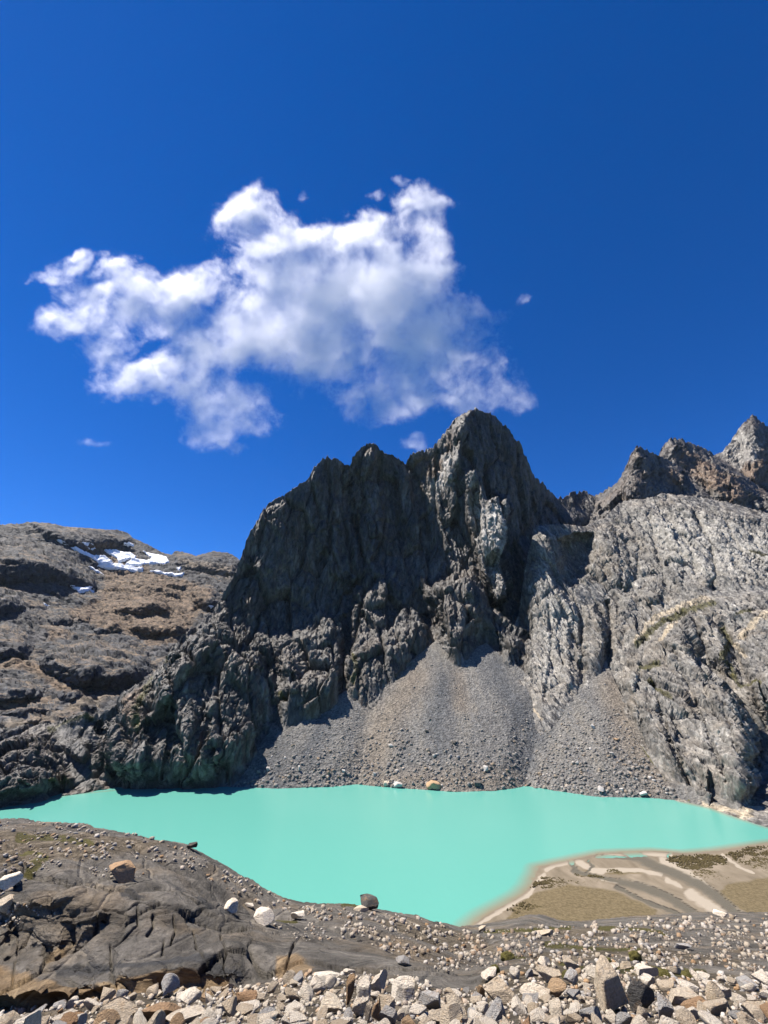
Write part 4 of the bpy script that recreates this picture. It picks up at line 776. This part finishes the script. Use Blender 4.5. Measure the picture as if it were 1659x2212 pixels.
# ------------------------------------------------------------------ moss cushions and low shrubs
t = NT('moss'); n = t.noise(t.pos, 14, 6, .7); t.color(t.ramp(n, [(.3, (.035, .032, .008)), (.55, (.085, .075, .018)), (.75, (.14, .12, .035))])); t.bump(n, .04); M_moss = t.m
def cushion(px, py, w, h, lab, seed):
    P = on_ground(px, py); k = px_size(P); V, F = ICO[4]; r = np.random.default_rng(seed)
    V = V * np.array([w * k / 2, w * k / 2 * .8, h * k * .5]); nrm = ICO[4][0]
    V = V + nrm * (.16 * w * k * fbm(ICO[4][0] * 2 + seed, 3) + .06 * w * k * fbm(ICO[4][0] * 9 + seed, 3))[:, None]
    o = mesh_obj('moss_cushion', V, F, M_moss, smooth=False); o.location = (P[0], P[1] + w * k * .2, P[2] + h * k * .1); tag(o, lab, 'moss', 'moss cushions')
for i, (a, b, w, h, lab) in enumerate([(1098, 2074, 30, 20, 'olive moss cushion on the dark slab above the broad grey-tan boulder'), (1070, 2104, 22, 24, 'olive moss cushion at the upper edge of the rubble near the broad boulder'), (1314, 2092, 28, 30, 'tall olive moss cushion behind the largest boulder'), (1228, 2114, 26, 18, 'low moss cushion left of the largest boulder'), (1436, 2108, 34, 14, 'flat moss cushion among the stones right of the largest boulder'), (1374, 2076, 26, 26, 'dark brown-green moss cushion above the pale wedge stone'), (1490, 2112, 30, 14, 'moss cushion among the stones at the right')]): cushion(a, b, w, h, lab, i)
t = NT('low_shrubs'); n = t.noise(t.pos, .9, 5, .7); t.color(t.ramp(n, [(.3, (.035, .028, .012)), (.55, (.075, .058, .022)), (.75, (.11, .085, .035))])); M_shrub = t.m
pts = []
for poly, cnt in (([(1440, 1857), (1460, 1846), (1500, 1850), (1545, 1872), (1525, 1882), (1480, 1878)], 420), ([(1500, 1845), (1560, 1850), (1575, 1868), (1540, 1868)], 200), ([(1565, 1842), (1600, 1833), (1659, 1827), (1720, 1830), (1720, 1884), (1650, 1885), (1600, 1864)], 620), ([(1490, 1888), (1530, 1880), (1600, 1905), (1625, 1920), (1600, 1928), (1540, 1915)], 380), ([(1150, 1916), (1165, 1896), (1210, 1897), (1228, 1907), (1222, 1918), (1180, 1920)], 170), ([(1312, 1883), (1325, 1878), (1344, 1887), (1338, 1891)], 50), ([(1620, 1925), (1640, 1922), (1650, 1930), (1630, 1932)], 40), ([(1225, 1905), (1300, 1900), (1330, 1912), (1260, 1915)], 60), ([(1090, 1965), (1130, 1950), (1180, 1960), (1120, 1975)], 40), ([(1240, 1888), (1300, 1892), (1310, 1898), (1250, 1894)], 40)):
    xs = [p[0] for p in poly]; ys = [p[1] for p in poly]; q = np.stack([rs.uniform(min(xs), max(xs), cnt * 3), rs.uniform(min(ys), max(ys), cnt * 3)], 1); q = q[inside(q[:, 0], q[:, 1], poly)][:cnt]
    dn = perlin(np.stack([q[:, 0] / 22, q[:, 1] / 7, q[:, 0] * 0 + 4], 1))
    for (x, y), d in zip(q, dn):
        if d > -.25: pts += [(at_z(x + rs.normal() * 3, y + rs.normal() * 1.0, .45), rs.uniform(.2, .5)) for _ in range(4)]
stone_mass('low_shrubs', pts, M_shrub, 1, 12, flat=(.5, .8), sink=.2)

# ------------------------------------------------------------------ boulders and stones of the scree
t = stone_material('scree_stone', [(0, (.15, .148, .14)), (.3, (.19, .183, .172)), (.55, (.12, .118, .114)), (.75, (.24, .23, .21)), (.9, (.21, .165, .115)), (1, (.40, .39, .37))], 'attr')
for nd in t.node_tree.nodes:
    if nd.type == 'TEX_NOISE': nd.inputs['Scale'].default_value *= .05
M_ss = t
def on_scree(px, py): return on_grid(SX, SY, SCP, px, py)
pts = []; q = np.stack([rs.uniform(480, 1520, 30000), rs.uniform(1410, 1722, 30000)], 1)
low = np.clip((q[:, 1] - 1430) / 270, 0, 1); dn = fbm(np.stack([q[:, 0] / 40, q[:, 1] / 90, 0 * q[:, 0]], 1), 3)
rightm = np.clip((q[:, 0] - 1150) / 60, 0, 1)
keep = (q[:, 1] > S_top(q[:, 0]) + 14) & (q[:, 1] < shore(q[:, 0]) + 1) & (rs.random(30000) < -.05 + .75 * low ** 2.0 + .45 * rightm * (low > .15) + .7 * dn)
for (x, y), l in zip(q[keep][:13000], low[keep]): P = on_scree(x, y); pts.append((P, (.35 + 1.7 * rs.random() ** 5) * (.55 + .6 * l)))
stone_mass('scree_stones', pts, M_ss, 1, 9, flat=(.5, .9), sink=.2)
SS = dict(SM); SS['pale'] = SM['grey']
def scree_boulder(px, py, w, h, cm, lab, seed):
    P = on_scree(px, py) if 480 < px < 1520 and py > S_top(px) else on_grid(CX, CY, CPt, px, py); k = px_size(P); r = np.random.default_rng(seed)
    V, F = stone_shape(3, r, 12, (1, .9, .9), .04); o = mesh_obj('boulder', V, F, SS[cm]); o.scale = (w * k / 2, w * k / 2 * .8, h * k / 2 * 1.1); o.rotation_euler = (0, r.uniform(-.2, .2), r.uniform(-.5, .5))
    o.location = (P[0], P[1], P[2] + h * k * .32); tag(o, lab, 'boulder', 'boulders of the far shore')
for i, (a, b, w, h, cm, lab) in enumerate([(843, 1614, 15, 11, 'pale', 'white boulder on the middle of the brown scree'), (809, 1676, 11, 10, 'pale', 'white boulder low on the brown scree above the shore'), (860, 1702, 24, 16, 'grey', 'dark grey boulder at the waterline in the middle of the far shore'), (832, 1698, 18, 12, 'tan', 'brown boulder at the waterline left of the grey one on the far shore'), (938, 1700, 32, 18, 'orange', 'large rust red boulder at the waterline of the far shore'), (1031, 1698, 24, 14, 'dark', 'dark flat boulder at the waterline right of the rust red one'), (1048, 1666, 14, 13, 'pale', 'white boulder on the dark lower scree right of the rust red boulder'),
     (577, 1664, 12, 12, 'pale', 'white boulder on the grey scree left of the middle'), (646, 1665, 9, 14, 'grey', 'upright grey boulder on the left scree'), (740, 1672, 10, 9, 'pale', 'pale boulder on the left scree above the shore'), (1297, 1711, 22, 15, 'pale', 'white boulder near the water on the right scree'), (1322, 1632, 16, 11, 'grey', 'grey flat boulder high on the right scree'), (1387, 1719, 22, 12, 'grey', 'grey flat boulder at the water below the right scree'), (1341, 1708, 12, 9, 'pale', 'pale boulder on the lower right scree'), (1328, 1598, 12, 7, 'orange', 'reddish boulder high on the right scree'), (1246, 1653, 13, 9, 'pale', 'white boulder in the middle of the right scree'), (1280, 1572, 12, 12, 'grey', 'blocky grey boulder at the top of the right scree'), (920, 1580, 9, 10, 'dark', 'dark boulder on the blue-grey middle of the scree'), (980, 1608, 12, 14, 'dark', 'dark upright boulder right of the middle of the scree')]): scree_boulder(a, b, w, h, cm, lab, 500 + i)

# ------------------------------------------------------------------ snow patches on the far mountain
t = NT('old_snow'); n = t.noise(t.pos, .05, 4); t.color(t.ramp(n, [(.3, (.66, .69, .74)), (.7, (.82, .84, .87))])); t.bsdf.inputs['Roughness'].default_value = .6; t.bump(t.noise(t.pos, .3, 5), .5); M_snow = t.m
SNOW = [([(530, 305), (570, 308), (610, 330), (622, 355), (600, 362), (560, 332)], 'small snow patch high under the summit cliff of the far mountain'),
        ([(455, 342), (500, 348), (560, 380), (620, 400), (690, 415), (735, 445), (705, 462), (660, 468), (630, 442), (580, 412), (520, 378)], 'long slanting snow band left of the broad snowfield'),
        ([(685, 348), (760, 362), (840, 376), (885, 398), (875, 422), (820, 440), (770, 445), (760, 412), (700, 388), (675, 366)], 'upper snow patch in the middle of the snowfields'),
        ([(925, 368), (980, 382), (1030, 388), (1080, 402), (1100, 440), (1060, 455), (1030, 445), (980, 445), (950, 455), (860, 464), (810, 456), (870, 428), (960, 428), (985, 412), (955, 392)], 'broad bright snowfield at the right below the ridge notch'),
        ([(630, 462), (720, 452), (800, 458), (860, 463), (930, 473), (925, 492), (840, 484), (760, 482), (690, 486)], 'narrow snow strip along the foot of the snowfields'),
        ([(965, 492), (1050, 500), (1130, 512), (1198, 513), (1182, 532), (1100, 526), (1020, 518)], 'thin snow strip below the broad snowfield on the right'),
        ([(455, 588), (500, 598), (540, 610), (605, 608), (614, 626), (550, 638), (508, 638), (480, 616)], 'isolated snow patch in the hollow under the dark knoll'),
        ([(365, 292), (400, 296), (440, 318), (400, 316)], 'small snow streak on the left crest slope'), ([(572, 468), (620, 486), (675, 515), (640, 524), (600, 495)], 'snow streak below the slanting band'),
        ([(805, 316), (870, 326), (868, 340), (812, 330)], 'small snow streak just under the right summit edge'), ([(1350, 722), (1390, 733), (1376, 750)], 'tiny snow patch beside the shaded wall of the main massif'), ([(1145, 485), (1182, 478), (1166, 503)], 'tiny snow patch below the notch of the ridge'), ([(275, 698), (328, 718), (300, 716)], 'thin snow streak low on the left slope')]
for poly, lab in SNOW:
    poly = [(x / 3.0, 1069.8 + y / 3.0) for x, y in poly]; xs = [p[0] for p in poly]; ys = [p[1] for p in poly]
    j0, j1 = np.searchsorted(FX[0], [min(xs) - 3, max(xs) + 3]); sub = (slice(None), slice(j0, j1)); rowm = ((FY[sub] > min(ys) - 3) & (FY[sub] < max(ys) + 3)).any(1); ii = np.where(rowm)[0]
    i0, i1 = ii[0], ii[-1] + 1; U = 3
    Xg, Yg, Pg = [np.repeat(np.repeat(A[i0:i1, j0:j1], 1, 0), 1, 1) for A in (FX, FY, FP)]
    def up(A, k=4):
        r = np.linspace(0, A.shape[0] - 1, (A.shape[0] - 1) * k + 1); c_ = np.linspace(0, A.shape[1] - 1, (A.shape[1] - 1) * k + 1); i = np.minimum(r.astype(int), A.shape[0] - 2); j = np.minimum(c_.astype(int), A.shape[1] - 2)
        fr = (r - i)[:, None]; fc = (c_ - j)[None]
        if A.ndim == 3: fr = fr[..., None]; fc = fc[..., None]
        return (A[i][:, j] * (1 - fr) + A[i + 1][:, j] * fr) * (1 - fc) + (A[i][:, j + 1] * (1 - fr) + A[i + 1][:, j + 1] * fr) * fc
    Xg, Yg, Pg = up(Xg), up(Yg), up(Pg); w3 = np.stack([Xg.ravel() / 5, Yg.ravel() / 3, 0 * Xg.ravel()], 1)
    wx, wy = Xg + 2.2 * fbm(w3, 3).reshape(Xg.shape), Yg + 1.3 * fbm(w3 + 7, 3).reshape(Xg.shape)
    d = np.where(inside(wx, wy, poly), 1, -1) * seg_dist(wx, wy, poly, True)
    # the snow fills the hollows: a smooth surface a little above the ground
    Ps = Pg.copy()
    for _ in range(10):
        Ps[1:-1, 1:-1] = (Ps[:-2, 1:-1] + Ps[2:, 1:-1] + Ps[1:-1, :-2] + Ps[1:-1, 2:]) / 4
    lift = np.clip(d / 1.2, -1, 1); Q = np.where((d > 0)[..., None], Ps * .6 + Pg * .4, Pg) + np.array([0, -6, 5]) * (lift * np.where(d > 0, 1, .8))[..., None]
    F = grid_faces(*Xg.shape); keepf = (d.ravel()[F] > -.8).all(1); F = F[keepf]
    if len(F) == 0: continue
    used, inv = np.unique(F, return_inverse=True); o = mesh_obj('snow_patch', Q.reshape(-1, 3)[used], inv.reshape(F.shape), M_snow, smooth=True); tag(o, lab, 'snow patch', 'snow patches on the far mountain')

# ------------------------------------------------------------------ clouds
def cloud_material():
    m = bpy.data.materials.new('cloud'); m.use_nodes = True; nt = m.node_tree; nt.nodes.clear(); out = nt.nodes.new('ShaderNodeOutputMaterial'); p = nt.nodes.new('ShaderNodeVolumePrincipled')
    p.inputs['Color'].default_value = (1, 1, 1, 1); p.inputs['Density'].default_value = 1.0; p.inputs['Anisotropy'].default_value = .45; p.inputs['Density Attribute'].default_value = 'density'
    nt.links.new(p.outputs[0], out.inputs['Volume']); return m
M_cloud = cloud_material()
CY0 = 2500.0
def cloud(name, blobs, label, scale, gain, dens, res, thick=.5, amp=1.3, seed=0.0, rgh=.72, thr=.52, plat=.45):
    cs, rr = [], []
    for (px, py, a, b) in blobs:
        c_ = at(px, py, CY0); f = c_[1] * CP + (c_[2] - H) * SP; k = f / FOC
        cs.append(c_ + np.array([0, random.uniform(-60, 60) * (a / 120), 0])); rr.append((a * k, min(a, b) * k * thick, b * k * 1.05))
    cs = np.array(cs); rr = np.array(rr); lo = (cs - rr * 1.35).min(0); hi = (cs + rr * 1.35).max(0); org = (lo + hi) / 2
    ng = bpy.data.node_groups.new(name, 'GeometryNodeTree'); ng.interface.new_socket('Geometry', in_out='OUTPUT', socket_type='NodeSocketGeometry')
    N, L = ng.nodes, ng.links; pos = N.new('GeometryNodeInputPosition').outputs[0]
    def vm(op, a, b):
        n = N.new('ShaderNodeVectorMath'); n.operation = op
        for s_, v_ in ((n.inputs[0], a), (n.inputs[1], b)):
            if isinstance(v_, (tuple, list)): s_.default_value = v_
            else: L.new(v_, s_)
        return n
    def mm(op, a, b, c_=None, clamp=False):
        n = N.new('ShaderNodeMath'); n.operation = op; n.use_clamp = clamp
        for s_, v_ in zip(n.inputs, (a, b, c_)):
            if v_ is None: continue
            if isinstance(v_, (int, float)): s_.default_value = v_
            else: L.new(v_, s_)
        return n.outputs[0]
    def nz(vec, sc, det, ro):
        n = N.new('ShaderNodeTexNoise'); n.noise_dimensions = '3D'; L.new(vec, n.inputs['Vector']); n.inputs['Scale'].default_value = sc; n.inputs['Detail'].default_value = det; n.inputs['Roughness'].default_value = ro; return n
    base = vm('ADD', pos, (seed, seed * .7, 0)).outputs[0]
    w = nz(base, 1 / (scale * 1.6), 3, .55); wv = vm('SUBTRACT', w.outputs['Color'], (.5, .5, .5)).outputs[0]
    wp = vm('ADD', pos, vm('MULTIPLY', wv, (scale * 1.1,) * 3).outputs[0]).outputs[0]
    d = None
    for c_, r_ in zip(cs, rr):
        q = vm('MULTIPLY', vm('SUBTRACT', wp, tuple(c_ - org)).outputs[0], tuple(1 / r_)).outputs[0]
        ln = N.new('ShaderNodeVectorMath'); ln.operation = 'LENGTH'; L.new(q, ln.inputs[0]); ln = ln.outputs['Value']
        d = ln if d is None else mm('SMOOTH_MIN', d, ln, .35)
    shp = vm('ADD', base, vm('MULTIPLY', wv, (scale * .8,) * 3).outputs[0]).outputs[0]
    n1 = nz(shp, 1 / scale, 10, rgh).outputs[0]
    e = mm('ADD', mm('MINIMUM', mm('SUBTRACT', 1.08, d), plat), mm('MULTIPLY', mm('SUBTRACT', n1, thr), amp * 2))
    den = mm('MULTIPLY', mm('POWER', mm('MULTIPLY', e, gain, clamp=True), 1.3), dens)
    vc = N.new('GeometryNodeVolumeCube'); L.new(den, vc.inputs['Density']); vc.inputs['Min'].default_value = tuple(lo - org); vc.inputs['Max'].default_value = tuple(hi - org)
    ext = hi - lo
    for k_, nm in enumerate(('Resolution X', 'Resolution Y', 'Resolution Z')): vc.inputs[nm].default_value = max(12, int(res * ext[k_] / ext.max()))
    sm_ = N.new('GeometryNodeSetMaterial'); sm_.inputs['Material'].default_value = M_cloud; L.new(vc.outputs[0], sm_.inputs[0])
    go = N.new('NodeGroupOutput'); L.new(sm_.outputs[0], go.inputs[0])
    me = bpy.data.volumes.new(name); me.materials.append(M_cloud); o = bpy.data.objects.new(name, me); col.objects.link(o); o.location = tuple(org)
    md = o.modifiers.new('cloud', 'NODES'); md.node_group = ng; tag(o, label, 'cloud', 'clouds'); return o
cloud('cloud', [(640, 620, 130, 105), (760, 640, 140, 115), (860, 620, 105, 100), (912, 455, 46, 52), (930, 530, 48, 60), (960, 595, 46, 40), (535, 475, 55, 60), (600, 520, 75, 58), (720, 560, 80, 70), (640, 720, 130, 90), (760, 740, 150, 95), (880, 740, 140, 85), (985, 800, 95, 55), (1085, 848, 62, 30), (860, 850, 120, 55), (700, 800, 90, 45), (1000, 860, 70, 36), (800, 490, 62, 50),
               (265, 595, 50, 46), (350, 640, 100, 62), (430, 600, 60, 44), (300, 680, 60, 40), (170, 680, 65, 42), (120, 592, 44, 28), (165, 572, 24, 24), (190, 640, 50, 36), (235, 750, 45, 50), (330, 805, 100, 52), (430, 790, 85, 72), (490, 875, 85, 52), (455, 925, 52, 40), (525, 910, 55, 34), (490, 720, 80, 70), (400, 700, 60, 50)],
      'large ragged white cloud floating above the rocky summits', 250, 1.15, .0115, 480, amp=1.95, thr=.425, plat=.42, thick=.2, rgh=.8)
for i, (blobs, lab) in enumerate([([(505, 975, 38, 14), (490, 965, 20, 12)], 'small white cloud tuft just below the lower left tip of the large cloud'), ([(890, 958, 42, 16), (905, 945, 22, 12)], 'faint cloud wisp in the gap between the two summits'), ([(205, 957, 46, 9)], 'thin pale cloud streak low on the left of the sky'), ([(870, 386, 20, 11)], 'tiny wisp high above the large cloud'), ([(815, 420, 20, 11)], 'small wisp just above the top edge of the large cloud'), ([(655, 420, 11, 14)], 'tiny upright wisp between the two upper lobes of the cloud'), ([(1133, 640, 15, 12)], 'tiny wisp in the blue sky right of the large cloud')]):
    cloud('cloud_wisp', blobs, lab, 110, 1.0, .007 if i else .012, 70, thick=.9, amp=1.7, seed=100.0 * (i + 1))

# ------------------------------------------------------------------ thin blue air between the camera and the far slopes
hz = bpy.data.materials.new('air'); hz.use_nodes = True; nt = hz.node_tree; nt.nodes.clear(); ho = nt.nodes.new('ShaderNodeOutputMaterial'); pv = nt.nodes.new('ShaderNodeVolumePrincipled')
pv.inputs['Color'].default_value = (.72, .85, 1, 1); pv.inputs['Density'].default_value = 7e-6; pv.inputs['Anisotropy'].default_value = .2; nt.links.new(pv.outputs[0], ho.inputs['Volume'])
x0, x1, y0, y1, z0, z1 = -3200, 3200, -120, 2900, -720, 1040
V = [(x, y, z) for z in (z0, z1) for y in (y0, y1) for x in (x0, x1)]
haze = mesh_obj('haze', V, [(0, 2, 3, 1), (4, 5, 7, 6), (0, 1, 5, 4), (2, 6, 7, 3), (0, 4, 6, 2), (1, 3, 7, 5)], hz); tag(haze, kind='stuff')
